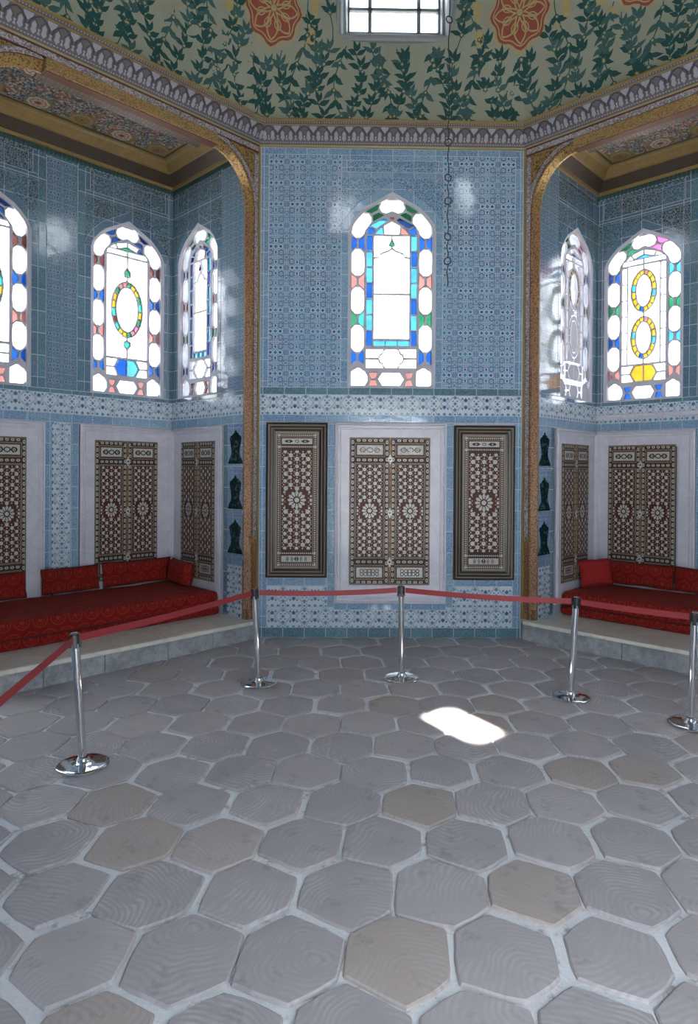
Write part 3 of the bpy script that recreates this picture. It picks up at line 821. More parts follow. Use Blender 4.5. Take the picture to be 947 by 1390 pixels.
def arch(O, sn):
    g = O.sg; mb = MB()
    z0 = 4.96; zc = 5.53; a_l, a_r = PW + .46, A1 - .62
    path = [(PW, ZL), (PW, 1.2), (PW, 3.0), (PW, z0)]
    for i in range(1, 11):
        t = PI / 2 * i / 10; path.append((a_l - (a_l - PW) * math.cos(t), z0 + (zc - z0) * math.sin(t)))
    path2 = [(a_r, zc)]
    for i in range(1, 11):
        t = PI / 2 * i / 10; path2.append((a_r + (A1 - a_r) * math.sin(t), z0 + (zc - z0) * math.cos(t)))
    path2 += [(A1, ZL)]
    def off(pts, d):
        P = []
        for i, p in enumerate(pts):
            a = pts[max(0, i - 1)]; b = pts[min(len(pts) - 1, i + 1)]
            l = math.dist(a, b) or 1; nx, nz = -(b[1] - a[1]) / l, (b[0] - a[0]) / l
            P.append((p[0] + nx * d, p[1] + nz * d))
        return P
    full = path + path2
    def strip(pts, prof, mat):     # prof: (offset outward from the opening, depth)
        rows = []
        for d, y in prof: rows.append([(g * x, y, z) for x, z in off(pts, d)])
        mb.grid(rows, mat)
    strip(path[3:] , [(.075, -.012), (.07, -.022), (.05, -.018), (.006, .022), (-.008, .034), (-.008, .060), (.10, .060)], T['gold'])
    strip(path[:4] , [(.075, -.012), (.07, -.022), (.05, -.018), (.006, .022), (-.008, .034), (-.008, .060), (.10, .060)], T['redwood'])
    strip(path2, [(.075, -.012), (.07, -.022), (.05, -.018), (.006, .022), (-.008, .034), (-.008, .060), (.10, .060)], T['gold'])
    strip(full, [(.082, -.006), (.082, -.018), (.074, -.018), (.074, 0)], T['maroon'])
    # carved grey archivolt
    strip(path[3:], [(.14, .0), (.135, -.012), (.085, -.012)], T['carved']); strip(path2, [(.14, .0), (.135, -.012), (.085, -.012)], T['carved'])
    # outer plate: jambs, spandrels, frieze
    inner = off(full, .07)
    outer = [(0.0, ZL), (0.0, ZT)] + [(A1 + PW, ZT), (A1 + PW, ZL)]
    mb.plate([(g * x, z) for x, z in outer + inner[::-1]], [], .0, .056, T['redwood'])
    # grey carved jamb strip and frieze
    def bx(a0, a1, y0, y1, z0_, z1_, m):
        x0, x1 = sorted((g * a0, g * a1)); mb.box(x0, x1, y0, y1, z0_, z1_, m)
    bx(.038, .092, -.010, 0, 1.15, 5.62, T['carved']); bx(A1 + .085, A1 + .14, -.010, 0, 1.15, 5.62, T['carved'])
    bx(.005, .032, -.016, 0, ZL, ZT, T['goldpl']); bx(A1 + .145, A1 + .17, -.016, 0, ZL, ZT, T['goldpl'])
    bx(.04, A1 + .13, -.012, 0, 5.655, 5.715, T['carved'])
    bx(.032, A1 + .14, -.018, 0, 5.715, 5.73, T['maroon']); bx(.032, A1 + .14, -.016, 0, 5.643, 5.655, T['maroon'])
    # gilded spandrels
    for pth, ac in ((path[3:], .10), (path2[:-1], A1 + .075)):
        o_ = off(pth, .145); o_ = [(x, min(z, 5.64)) for x, z in o_]
        corner = (ac, 5.64)
        if ac < 1: q = [p for p in o_ if p[0] > ac] + [corner] if False else [(max(p[0], ac), p[1]) for p in o_] + [corner]
        else: q = [(min(p[0], ac), p[1]) for p in o_] + [corner]
        mb.plate([(g * x, z) for x, z in q], [], -.008, 0, T['gold'], back=False)
    # beam
    x0, x1 = sorted((g * a_l, g * a_r))
    mb.box(x0, x1, -.075, .04, 5.505, 5.625, T['beam'], .008)
    mb.box(x0 + .006, x1 - .006, -.066, .035, 5.499, 5.515, T['soffit'])
    mb.box(x0, x1, .04, .17, 5.57, 5.86, T['ceildark'])
    mb.box(x0 + .02, x1 - .02, .17, .30, 5.585, 5.60, T['ceildark'])
    for i in range(int((x1 - x0) / .045)):
        xx = x0 + .03 + i * .045
        for yy in (.19, .225, .26): mb.box(xx, xx + .014, yy, yy + .008, 5.582, 5.585, T['ceilgold'])
    # filling above the arch heads behind the frieze
    bx(PW - .02, A1 + .02, .12, .17, 5.70, 5.9, T['ceildark'])
    # foot of the jamb: pendant leaf and square block
    for ac in (.10, A1 + PW - .10):
        for k, (hw_, za, zb_) in enumerate(((.05, 1.12, 1.20), (.036, 1.02, 1.12), (.018, .92, 1.02))):
            mb.raised([(g * (ac - hw_), zb_), (g * (ac + hw_), zb_), (g * (ac + hw_ * .55), za), (g * (ac - hw_ * .55), za)], 0, -.020 + k * .003, T['gold'])
        bx(ac - .10, ac + .075, -.006, .10, ZL, .36, T['redwood'])
    o = mb.build('trim_arch', frame=O, recalc=True)
    tag(o, 'gilded and carved arch frame around the opening of the %s alcove' % sn, 'arch', None, 'structure')
    o.name = 'trim_%d' % (1 if sn == 'left' else 2)
arch(LO, 'left'); arch(RO, 'right')

# octagon
YC = -3.975; RV = 3.975
VERT = [(-W, 0), (W, 0), (3.97, -2.43), (3.97, -5.52), (W, -7.95), (-W, -7.95), (-3.97, -5.52), (-3.97, -2.43)]
def cornice():
    mb = MB(); n = len(VERT)
    cen = (0, YC)
    prof = [(0, 5.725, 'goldpl'), (.015, 5.73, 'olive'), (.025, 5.745, 'corn'), (.035, 5.755, 'corn'), (.13, 5.915, 'goldpl'), (.15, 5.922, 'corn'), (.155, 5.95, 'goldpl'), (.175, 5.96, 'goldpl'), (.175, 5.975, 'cream'), (.0, 5.975, 'cream')]
    def vtx(i, d):
        # offset vertex inwards by d along both facets (mitre)
        p0, p1, p2 = VERT[i - 1], VERT[i % n], VERT[(i + 1) % n]
        def nrm(a, b):
            dx, dy = b[0] - a[0], b[1] - a[1]; l = math.hypot(dx, dy); q = (dy / l, -dx / l)
            m_ = ((a[0] + b[0]) / 2, (a[1] + b[1]) / 2)
            if (cen[0] - m_[0]) * q[0] + (cen[1] - m_[1]) * q[1] < 0: q = (-q[0], -q[1])
            return q
        n1, n2 = nrm(p0, p1), nrm(p1, p2); k = 1 + n1[0] * n2[0] + n1[1] * n2[1]
        return (p1[0] + (n1[0] + n2[0]) * d / k, p1[1] + (n1[1] + n2[1]) * d / k)
    for i in range(n):
        for (d0, z0, m0), (d1, z1, m1) in zip(prof, prof[1:]):
            a, b = vtx(i, d0), vtx(i + 1, d0); c_, e = vtx(i + 1, d1), vtx(i, d1)
            mb.face([(*a, z0), (*b, z0), (*c_, z1), (*e, z1)], T[m0])
    # ornament on the sloping face
    for i in (7, 0, 1, 6, 2):
        a, b = VERT[i], VERT[(i + 1) % n]; L = math.dist(a, b); ux, uy = (b[0] - a[0]) / L, (b[1] - a[1]) / L
        nx, ny = uy, -ux
        if (cen[0] - a[0]) * nx + (cen[1] - a[1]) * ny < 0: nx, ny = -nx, -ny
        d0, z0, d1, z1 = .035, 5.755, .13, 5.915
        def P(s, h, o=.004):
            k = h; d = d0 + (d1 - d0) * k + o * .9; z = z0 + (z1 - z0) * k - o * .4
            return (a[0] + ux * s + nx * d, a[1] + uy * s + ny * d, z)
        cnt = round(L / .205); p = L / cnt
        def pl(pts, mat, o): mb.face([P(s, h, o) for s, h in pts], T[mat])
        def rib(pts, w_, mat, o):
            for q0, q1 in zip(pts, pts[1:]):
                dx, dy = q1[0] - q0[0], (q1[1] - q0[1]) * .19; l = math.hypot(dx, dy) or 1; nx_, ny_ = -dy / l * w_, dx / l * w_ / .19
                pl([(q0[0] - nx_, q0[1] - ny_), (q1[0] - nx_, q1[1] - ny_), (q1[0] + nx_, q1[1] + ny_), (q0[0] + nx_, q0[1] + ny_)], mat, o)
        for k in range(cnt):
            s0 = (k + .5) * p
            # pale fan between arches
            pl([(s0 - p / 2 - .045, .97), (s0 - p / 2 + .045, .97), (s0 - p / 2 + .03, .75), (s0 - p / 2, .62), (s0 - p / 2 - .03, .75)], 'cornlight', .004)
            # pointed arch outline
            A_ = [(s0 - p * .46, .42), (s0 - p * .40, .70), (s0 - p * .22, .86), (s0, .98), (s0 + p * .22, .86), (s0 + p * .40, .70), (s0 + p * .46, .42)]
            rib(A_, .006, 'cornline', .006)
            for e in (-1, 1):
                q = s0 + e * p * .22
                pl([(q, .72), (q + .020, .58), (q + .017, .42), (q + .026, .30), (q, .14), (q - .026, .30), (q - .017, .42), (q - .020, .58)], 'cornlight', .008)
                rib([(q - .034, .28), (q - .032, .6), (q, .80), (q + .032, .6), (q + .034, .28)], .003, 'cornline', .007)
            for e in (-.5, 0):
                q = s0 + e * p
                pl([(q - .014, .44), (q + .014, .44), (q + .005, .34), (q + .014, .20), (q - .014, .20), (q - .005, .34)], 'cornlight', .008)
        m_ = int(L / .028)
        for k in range(m_):
            s = (k + .5) * L / m_; pl([(s - .008, .03), (s + .008, .03), (s + .008, .085), (s - .008, .085)], 'cornlight', .005)
            # beads under the top fillet
            x_, y_ = a[0] + ux * s, a[1] + uy * s
            mb.face([(x_ + nx * .158 + ux * t * .009, y_ + ny * .158 + uy * t * .009, 5.936 + r * .010) for t, r in ((-1, 0), (0, -1), (1, 0), (0, 1))], T['cornlight'])
    o = mb.build('trim_3', recalc=False); tag(o, 'carved grey palmette cornice running round the room under the dome', 'cornice', None, 'structure')
cornice()

# dome
FAC = []
for i in range(8):
    a, b = VERT[i], VERT[(i + 1) % 8]; mx, my = (a[0] + b[0]) / 2, (a[1] + b[1]) / 2 - YC
    dx, dy = b[0] - a[0], b[1] - a[1]; l = math.hypot(dx, dy); nx, ny = dy / l, -dx / l
    d = nx * (a[0]) + ny * (a[1] - YC)
    if d < 0: nx, ny, d = -nx, -ny, -d
    FAC.append((nx, ny, d))
HD = 4.3; ZD = 5.97
def dome(th, h, off=0):
    """th from +y towards +x (radians), h = arc height from the springing in metres"""
    ux, uy = math.sin(th), math.cos(th)
    r8 = min(d / max(1e-3, ux * nx + uy * ny) for nx, ny, d in FAC if ux * nx + uy * ny > .3)
    ph = min(PI / 2, h / 4.1); k = min(1, h / 1.0); k = k * k * (3 - 2 * k)
    r = (r8 * (1 - k) + 3.93 * k - .02) * math.cos(ph) - off
    return Vector((ux * r, YC + uy * r, ZD + HD * math.sin(ph)))
R_ = math.radians
DW = [(0, 1.28, .90, 2.0), (R_(84), 1.28, .90, 2.0), (R_(-84), 1.28, .90, 2.0), (R_(-173.7), 1.0, 1.55, 2.85), (R_(142), .30, 1.70, 2.35)]  # angle, width, h0, h1; last is an added skylight for the sunbeam
def make_dome():
    mb = MB()
    ths = set(R_(-180 + 4.5 * i) for i in range(80)); hs = set([0, .1, .25, .45, .7, 1.1, 1.25, 1.5, 1.85, 2.15, 3.2, 3.8, 4.4, 5.0, 5.6, 6.2, 4.1 * PI / 2])
    for x_, y_ in VERT: ths.add(math.atan2(x_, y_ - YC))
    for t, wd, h0, h1 in DW:
        e = wd / 2 / 3.8
        for q in (-e, e):
            x = t + q
            if x > PI: x -= 2 * PI
            ths.add(x)
        hs.add(h0); hs.add(h1)
    tl = sorted(ths); tl.append(tl[0] + 2 * PI); hl = sorted(hs)
    # drop near-duplicates
    tl = [t for i, t in enumerate(tl) if i == 0 or t - tl[i - 1] > 1e-5]
    for i in range(len(tl) - 1):
        for j in range(len(hl) - 1):
            tm, hm = (tl[i] + tl[i + 1]) / 2, (hl[j] + hl[j + 1]) / 2
            if any(abs((tm - t + PI) % (2 * PI) - PI) < wd / 2 / 3.8 and h0 < hm < h1 for t, wd, h0, h1 in DW): continue
            mb.face([dome(tl[i], hl[j]), dome(tl[i + 1], hl[j]), dome(tl[i + 1], hl[j + 1]), dome(tl[i], hl[j + 1])], T['cream'])
    RR = 3.85; rnd = random.Random(3)
    cnt = [0]
    def P(s, h, o): return dome(s / RR, h, o)
    def poly(pts, mat, o=.004):
        cnt[0] += 1; o += (cnt[0] % 100) * 4e-6
        mb.face([P(s, h, o) for s, h in pts], T[mat])
    def leaf(s, h, ang, l, w_, mat):
        c, sn = math.sin(ang), math.cos(ang)
        q = []
        bend = .18 * (1 if c >= 0 else -1)
        for u, v in ((0, 0), (.22, .7), (.45, 1), (.72, .62), (1, -.25), (.74, -.42), (.45, -.8), (.2, -.55)):
            u_, v_ = u * l, v * w_
            q.append((s + u_ * c + v_ * sn, h + u_ * sn - v_ * c))
        poly(q, mat, .006)
    def flower(s, h, r):
        poly([(s + (r if i % 2 else r * .62) * math.cos(2 * PI * i / 12), h + (r if i % 2 else r * .62) * math.sin(2 * PI * i / 12)) for i in range(12)], 'leaf2', .009)
        poly([(s + r * .42 * math.cos(2 * PI * i / 8), h + r * .42 * math.sin(2 * PI * i / 8)) for i in range(8)], 'ochre', .012)
    def ribbon(pts, w_, mat, o=.005):
        for q0, q1 in zip(pts, pts[1:]):
            dx, dy = q1[0] - q0[0], q1[1] - q0[1]; l = math.hypot(dx, dy) or 1; nx, ny = -dy / l * w_ / 2, dx / l * w_ / 2
            poly([(q0[0] - nx, q0[1] - ny), (q1[0] - nx, q1[1] - ny), (q1[0] + nx, q1[1] + ny), (q0[0] + nx, q0[1] + ny)], mat, o)
    meds = [(RR * R_(a), 1.02) for a in (-21, 21, -40.5, 40.5, -64, 64)]
    def free(s, h, m=.0):
        if any(math.hypot(s - a, h - b) < .36 + m for a, b in meds): return False
        for t, wd, h0, h1 in DW:
            if abs(s - t * RR) < wd / 2 + .07 + m and h > h0 - .08 - m and h < h1 + .1: return False
        return True
    # medallions
    for ms, mh in meds:
        n = 40
        def sc(r, amp, k=8): return [(ms + (r + amp * math.cos(k * 2 * PI * i / n)) * math.cos(2 * PI * i / n + PI / 2), mh + (r + amp * math.cos(k * 2 * PI * i / n)) * math.sin(2 * PI * i / n + PI / 2)) for i in range(n)]
        for r_, mt_, o_ in ((.335, 'ochre', .003), (.315, 'cream', .005), (.305, 'rose', .007)):
            for k0, k1 in ((1, .7), (.7, .4), (.4, .001)):
                E_ = sc(r_, .022); sh = lambda p, k: (ms + (p[0] - ms) * k, mh + (p[1] - mh) * k)
                for q in range(n): poly([sh(E_[q], k0), sh(E_[(q + 1) % n], k0), sh(E_[(q + 1) % n], k1), sh(E_[q], k1)], mt_, o_)
        for i in range(8):
            t = 2 * PI * i / 8
            for e in (-1, 1):
                pts = []
                for j in range(9):
                    k = j / 8; rr = .04 + .235 * k; aa = t + e * .36 * math.sin(PI * k)
                    pts.append((ms + rr * math.sin(aa), mh + rr * math.cos(aa)))
                ribbon(pts, .016, 'ochre', .012)
            t2 = t + PI / 8
            pts = [(ms + (.15 + .05 * math.cos(q)) * math.sin(t2) + .035 * math.sin(q) * math.cos(t2), mh + (.15 + .05 * math.cos(q)) * math.cos(t2) - .035 * math.sin(q) * math.sin(t2)) for q in [2 * PI * j / 8 for j in range(9)]]
            ribbon(pts, .012, 'ochre', .013)
        poly([(ms + .035 * math.cos(2 * PI * i / 10), mh + .035 * math.sin(2 * PI * i / 10)) for i in range(10)], 'ochre', .015)
        ribbon(sc(.275, .018) + sc(.275, .018)[:1], .012, 'ochre', .012)
    # scrolls in ochre between the medallions and beside the window
    for a, b, e in ((-11.2, .72, 1), (11.2, .72, -1), (-30.5, .82, 1), (-31.5, .82, -1), (30.5, .82, -1), (31.5, .82, 1), (-51, .75, 1), (51, .75, -1)):
        s0 = RR * R_(a); pts = []
        for j in range(15):
            k = j / 14; pts.append((s0 - e * (.06 + .32 * (1 - k) ** 2) * (1 if k < .5 else 1) + e * .05 * math.sin(k * 9), b - .08 + .95 * k))
        ribbon(pts, .045, 'ochre', .0045); ribbon([(x + .01, y) for x, y in pts], .012, 'cream', .0055)
        for j in (3, 7, 11): poly([(pts[j][0] + .05 * math.cos(q), pts[j][1] + .08 * math.sin(q)) for q in [2 * PI * i / 9 for i in range(9)]], 'ochre', .0065)
    # foliage
    s = -RR * R_(95); pitch = .165; col_i = 0
    while s < RR * R_(95):
        # each column: a stem rising from the cornice with paired leaves and flowers
        h = .04 + .05 * rnd.random(); ph = rnd.random() * 6; x0 = s + rnd.uniform(-.04, .04)
        stem = []
        hh = 0.02
        k = 0
        while hh < 2.35:
            x = x0 + .075 * math.sin(hh * 6 + ph)
            if free(x, hh): stem.append((x, hh))
            else:
                if len(stem) > 1: ribbon(stem, .010, 'leaf', .0045)
                stem = []
            hh += .06
        if len(stem) > 1: ribbon(stem, .010, 'leaf', .0045)
        hh = .07 + rnd.random() * .05
        while hh < 2.3:
            x = x0 + .075 * math.sin(hh * 6 + ph); up = 1 if (col_i % 3) else -1
            if free(x, hh, .04):
                mt = 'leaf' if rnd.random() < .62 else 'leaf2'
                for e in (-1, 1):
                    base = PI / 2 - e * 1.0 if False else e
                    ang = e * rnd.uniform(.75, 1.25)
                    leaf(x, hh, ang if up > 0 else PI - ang, rnd.uniform(.10, .155), rnd.uniform(.026, .036), mt)
                    leaf(x, hh + .03, e * rnd.uniform(.25, .55) if up > 0 else PI - e * rnd.uniform(.25, .55), rnd.uniform(.09, .13), .024, mt)
                if k % 2 == 0: flower(x, hh, rnd.uniform(.026, .036))
            k += 1; hh += rnd.uniform(.11, .15)
        s += pitch * rnd.uniform(.85, 1.1); col_i += 1
    o = mb.build('ceiling_dome', recalc=False); tag(o, 'cream dome painted with green foliage and red medallions', 'ceiling', None, 'structure')
    o.name = 'ceiling'
    return o
make_dome()
def dome_window(i, t, wd, h0, h1, label):
    # frame local: x right, y outward, z up
    p0, p1 = dome(t, h0), dome(t, h1)
    ux, uy = math.sin(t), math.cos(t)
    yb = max(0, 0); d0 = math.hypot(p0.x, p0.y - YC); d1 = math.hypot(p1.x, p1.y - YC)
    Rx = Vector((uy, -ux, 0)); O = Vector((ux * d0, YC + uy * d0, 0))
    m = Matrix(((uy, ux, 0, O.x), (-ux, uy, 0, O.y), (0, 0, 1, p0.z), (0, 0, 0, 1)))
    WN[0] += 1
    root = empty('window_%d' % WN[0], m, label, 'window', None, 'structure')
    H = p1.z - p0.z; hw = wd / 2; back = d1 - d0
    f = MB(); L = T['leadgrey']
    sky = i == 4; hood = (.25, .6, .6, 1.1, .25)[i]  # hoods of the unseen side and rear windows lengthened to keep sun out
    if sky:
        # pane lying in the slope of the dome
        e = back; q = hw - .02
        P_ = lambda x, k, o: (x, e * k + o, H * k)
        f.grid([[P_(-x, -d, o), P_(x, -d, o), P_(x, 1 + d, o), P_(-x, 1 + d, o)] for x, d, o in ((hw + .05, .07, .01), (hw + .045, .06, -.03), (hw + .01, .02, -.03), (hw - .02, -.02, .0), (hw - .02, -.02, .08), (hw + .05, .07, .08))], L, True)
        f.build('casing', root)
        gl = MB(); gl.face([P_(-hw, 0, .05), P_(hw, 0, .05), P_(hw, 1, .05), P_(-hw, 1, .05)], G['k']); gl.build('glass', root, recalc=False)
        return
    # moulded casing leaning with the dome, then splayed reveal to the vertical sash
    D = .16; b = .11 if wd > .6 else .05
    def rr(dx, y0, y1, zt, zb=None):
        zb = zt if zb is None else zb
        return [(-hw + dx, y0, zb), (hw - dx, y0, zb), (hw - dx, y1, H - zt), (-hw + dx, y1, H - zt)]
    e = back
    f.grid([rr(-.05, .0, e, -.05), rr(-.045, -.03, e - .03, -.045), rr(-.02, -.045, e - .045, -.02), rr(-.01, -.03, e - .03, -.01), rr(.02, -.035, e - .035, .02), rr(.03, -.02, e - .02, .03), rr(.05, .03, e + .02, .05, .06), rr(b * .8, .06, .05, b * .6, .10), rr(b, D, D, .08, .15)], L, True)
    f.build('casing', root)
    g = MB(); x0, x1, z0, z1 = -hw + b, hw - b, .15, H - .08
    def bar(a0, a1, c0, c1): g.box(a0, a1, D - .02, D + .02, c0, c1, L)
    bar(x0, x1, z0, z0 + .02); bar(x0, x1, z1 - .03, z1)
    if wd > .6:
        w_ = x1 - x0
        bar(x0, x0 + .015, z0, z1); bar(x1 - .015, x1, z0, z1)
        for q in (.235, .775): bar(x0 + q * w_ - .022, x0 + q * w_ + .022, z0, z1)
        n = 3
        for k in range(1, n): zz = z0 + (z1 - z0) * k / n; bar(x0, x1, zz - .018, zz + .018)
    g.build('glazing_bars', root)
    gl = MB(); gl.face([(x0, D, z0), (x1, D, z0), (x1, D, z1), (x0, D, z1)], G['k']); gl.build('glass', root, recalc=False)
    # reveal outside the sash; cheeks and hood added, deepened to block sun
    r = MB()
    for q in (-1, 1): r.box(q * (hw - b), q * (hw + .12), D - .03, D + hood, -.05, H + .12, T['roof'])
    r.box(-hw - .1, hw + .1, D - .03, D + .25, -.1, .15, T['roof']); r.box(-hw - .1, hw + .1, D - .03, D + hood, H - .08, H + .15, T['roof'])
    r.build('dormer_hood', root)
    R3 = Vector((uy, -ux, 0)); U3 = Vector((0, 0, 1)); N3 = Vector((-ux, -uy, 0))
    mm = Matrix(((R3.x, U3.x, -N3.x, 0), (R3.y, U3.y, -N3.y, 0), (0, 1, 0, 0), (0, 0, 0, 1)))
    if mm.to_3x3().determinant() < 0: mm = mm @ Matrix.Diagonal((-1, 1, 1, 1))
    c = O + Vector((ux * (D + .1), uy * (D + .1), p0.z + H / 2))
    portal(Matrix.Translation(c) @ mm, x1 - x0, z1 - z0)
LABW = ['grey framed clear window in the painted dome above the middle wall', 'clear dome window above the right hand wall', 'clear dome window above the left hand wall', 'clear dome window above the entrance', 'small clear skylight added to the dome to let the sunbeam in']
for i, (t, wd, h0, h1) in enumerate(DW): dome_window(i, t, wd, h0, h1, LABW[i])

# ------------------------------------------------------------------ rest of the shell
def plain_wall(name, p, q, label, holes=(), z1=6.1, iw=.25):
    L = math.dist(p, q); ux, uy = (q[0] - p[0]) / L, (q[1] - p[1]) / L
    nx, ny = uy, -ux
    if (0 - p[0]) * nx + (YC - p[1]) * ny < 0: nx, ny = -nx, -ny
    R = (-ny, nx); sg = 1 if R[0] * ux + R[1] * uy > 0 else -1
    fr = Fr(p, (nx, ny), sg)
    w = Wall(fr, name, 0, L, 0, z1, [h for h in holes], thick=iw)
    H = [h for h in holes]
    w.t(.01, L - .01, .003, ZT, 'field', holes=H) if H else w.t(.01, L - .01, .003, ZT, 'field')
    w.done(label); return fr, L
plain_wall('wall_left', VERT[7], VERT[6], 'tiled wall on the left side of the room')
plain_wall('wall_right', VERT[2], VERT[3], 'tiled wall on the right side of the room')
for nm, p, q, la in (('wall_rear_left', VERT[6], VERT[5], 'tiled wall behind and left of the camera'), ('wall_rear_right', VERT[3], VERT[4], 'tiled wall behind and right of the camera')):
    hs = []
    fr, L = plain_wall(nm, p, q, la, hs)
hs = [rect(W - .45, W + 1.40, .02, 3.2)]
fr, L = plain_wall('wall_rear', VERT[5], VERT[4], 'tiled entrance wall behind the camera with an open doorway', hs)
wall_portal(fr, W + .475, 1.61, 1.85, 3.18, -.27)
# eaves, ground
mb = MB()
ri = [(x * 1.0, y) for x, y in VERT]
def scale_oct(k): return [(x * k, YC + (y - YC) * k) for x, y in VERT]
def eave(a, b, z0, z1):
    A, B = scale_oct(a), scale_oct(b)
    for i in range(8):
        j = (i + 1) % 8
        mb.face([(*A[i], z0), (*A[j], z0), (*B[j], z1), (*B[i], z1)], T['roof'])
eave(.998, 1.72, 5.995, 5.98); eave(1.72, 1.72, 5.98, 6.08); eave(1.72, 1.0, 6.08, 6.16)
o = mb.build('eaves', recalc=False); tag(o, 'wide lead covered roof eaves outside', 'roof', None, 'structure')
mb = MB(); mb.box(-30, 30, -34, 26, -.6, -.05, T['terrace'])
o = mb.build('terrace', recalc=False); tag(o, 'stone terrace outside the building', 'ground', None, 'structure')

# floor with hexagonal pavers
def floor():
    mb = MB(); rnd = random.Random(8)
    mb.grid([[(x, y, -.012) for x in (-4.2, 4.2)] for y in (-8.3, .15)], T['mortar'])
    mb.face([(-4.2, -8.3, -.05), (4.2, -8.3, -.05), (4.2, .15, -.05), (-4.2, .15, -.05)], T['mortar'])
    pw, pd = .442, .405; R = .262
    uvs, rn = {}, {}
    x00, y00 = -1.011, -4.633
    hexes = []
    for r in range(-9, 13):
        for c in range(-10, 14):
            cx = x00 + c * pw + (pw / 2 if r % 2 else 0); cy = y00 + r * pd
            cx += .012 * math.sin(r * 3.1 + c); cy += .012 * math.sin(c * 2.3 + r)
            if not (-4.15 < cx < 4.15 and -8.2 < cy < .12): continue
            if abs(cx) + abs(cy - YC) * 1.0 > 3.975 * 1.41 + .25: continue
            hexes.append((cx, cy, r, c))
    def corner(cx, cy, k):
        # shared jitter from the corner's own position keeps the joints parallel
        a = PI / 6 + k * PI / 3; return cx + pw / math.sqrt(3) * math.cos(a), cy + R * 1.02 * math.sin(a)
    for cx, cy, r, c in hexes:
        gap = rnd.uniform(.865, .915) if rnd.random() < .8 else rnd.uniform(.83, .87)
        ox, oy = rnd.uniform(-.006, .006), rnd.uniform(-.006, .006)
        P = []
        for k in range(6):
            x, y = corner(cx, cy, k); jx = .020 * math.sin(x * 13.7 + y * 7.1); jy = .020 * math.sin(x * 5.3 - y * 11.9)
            P.append((x + jx, y + jy))
        mx, my = sum(p[0] for p in P) / 6 + ox, sum(p[1] for p in P) / 6 + oy
        Q = []
        for k in range(6):
            p, q = P[k], P[(k + 1) % 6]
            g2 = gap + .04
            a = (mx + (p[0] - mx) * g2, my + (p[1] - my) * g2); b = (mx + (q[0] - mx) * g2, my + (q[1] - my) * g2)
            # worn corners and wobbly edges
            for t in (.03, .28, .5, .72, .97):
                bul = .006 * math.sin(PI * t) + rnd.uniform(-.0035, .0035)
                x = a[0] + (b[0] - a[0]) * t; y = a[1] + (b[1] - a[1]) * t
                dx, dy = x - mx, y - my; l = math.hypot(dx, dy); Q.append((x + dx / l * bul, y + dy / l * bul))
        n = len(Q); i0 = len(mb.v); km = mb.mi(T['paver'])
        zt = rnd.uniform(-.001, .002); tx, ty = rnd.uniform(-.006, .006), rnd.uniform(-.006, .006)
        for sc_, z in ((1.012, -.014), (1.0, -.004), (.965, .0015), (.6, .004)):
            for x, y in Q:
                mb.v.append((mx + (x - mx) * sc_, my + (y - my) * sc_, z + zt + tx * (x - mx) + ty * (y - my)))
        for l_ in range(3):
            for j in range(n):
                a, b = i0 + l_ * n + j, i0 + l_ * n + (j + 1) % n
                mb.f.append((a, b, b + n, a + n)); mb.m.append(km)
        mb.f.append(tuple(i0 + 3 * n + j for j in range(n))); mb.m.append(km)
        an = rnd.uniform(0, 2 * PI); ds = rnd.uniform(.05, .5)
        u0, v0 = mx + ds * math.cos(an), my + ds * math.sin(an)
        r1, r2 = rnd.random(), rnd.random()
        if (r, c) == (0, 0): pass
        for vi in range(i0, len(mb.v)): uvs[vi] = (mb.v[vi][0] - u0, mb.v[vi][1] - v0); rn[vi] = (r1, r2)
    def uv(me, ul):
        for lp in me.loops: ul.data[lp.index].uv = uvs.get(lp.vertex_index, me.vertices[lp.vertex_index].co.xy)
        u2 = me.uv_layers.new(name='rnd')
        for lp in me.loops: u2.data[lp.index].uv = rn.get(lp.vertex_index, (.5, .5))
    o = mb.build('floor', uv=uv, recalc=False); tag(o, 'floor of large hexagonal combed stone pavers with pale mortar joints', 'floor', None, 'structure')
floor()

# ledges
def ledge(O, sn):
    g = O.sg; mb = MB(); rnd = random.Random(4)
    x0, x1 = sorted((g * .0, g * (A1 + PW)))
    # riser of separate stones
    a = .05
    while a < A1 + PW - .01:
        l = min(rnd.uniform(.5, .95), A1 + PW - a); p, q = sorted((g * (a + .003), g * (a + l - .003)))
        mb.box(p, q, -.06, .25, -.012, ZL - .044, T['step'], .004); a += l
    s0, s1 = sorted((g * .085, g * (A1 + .09)))
    st = MB(); st.box(s0, s1, -.12, .30, ZL - .044, ZL, T['ledge'], .008)
    p, q = sorted((g * -.0, g * (A1 + PW)))
    st.box(p, q, .012, EB, ZL - .048, ZL - .0015, T['ledge'])
    o = mb.build('trim_ledge', frame=O); o.name = 'trim_%d' % (4 if g < 0 else 5)
    tag(o, 'grey stone step with a cream marble ledge in front of the %s divan' % sn, 'step', None, 'structure')
    st.build('ledge_slab', o)
ledge(LO, 'left'); ledge(RO, 'right')

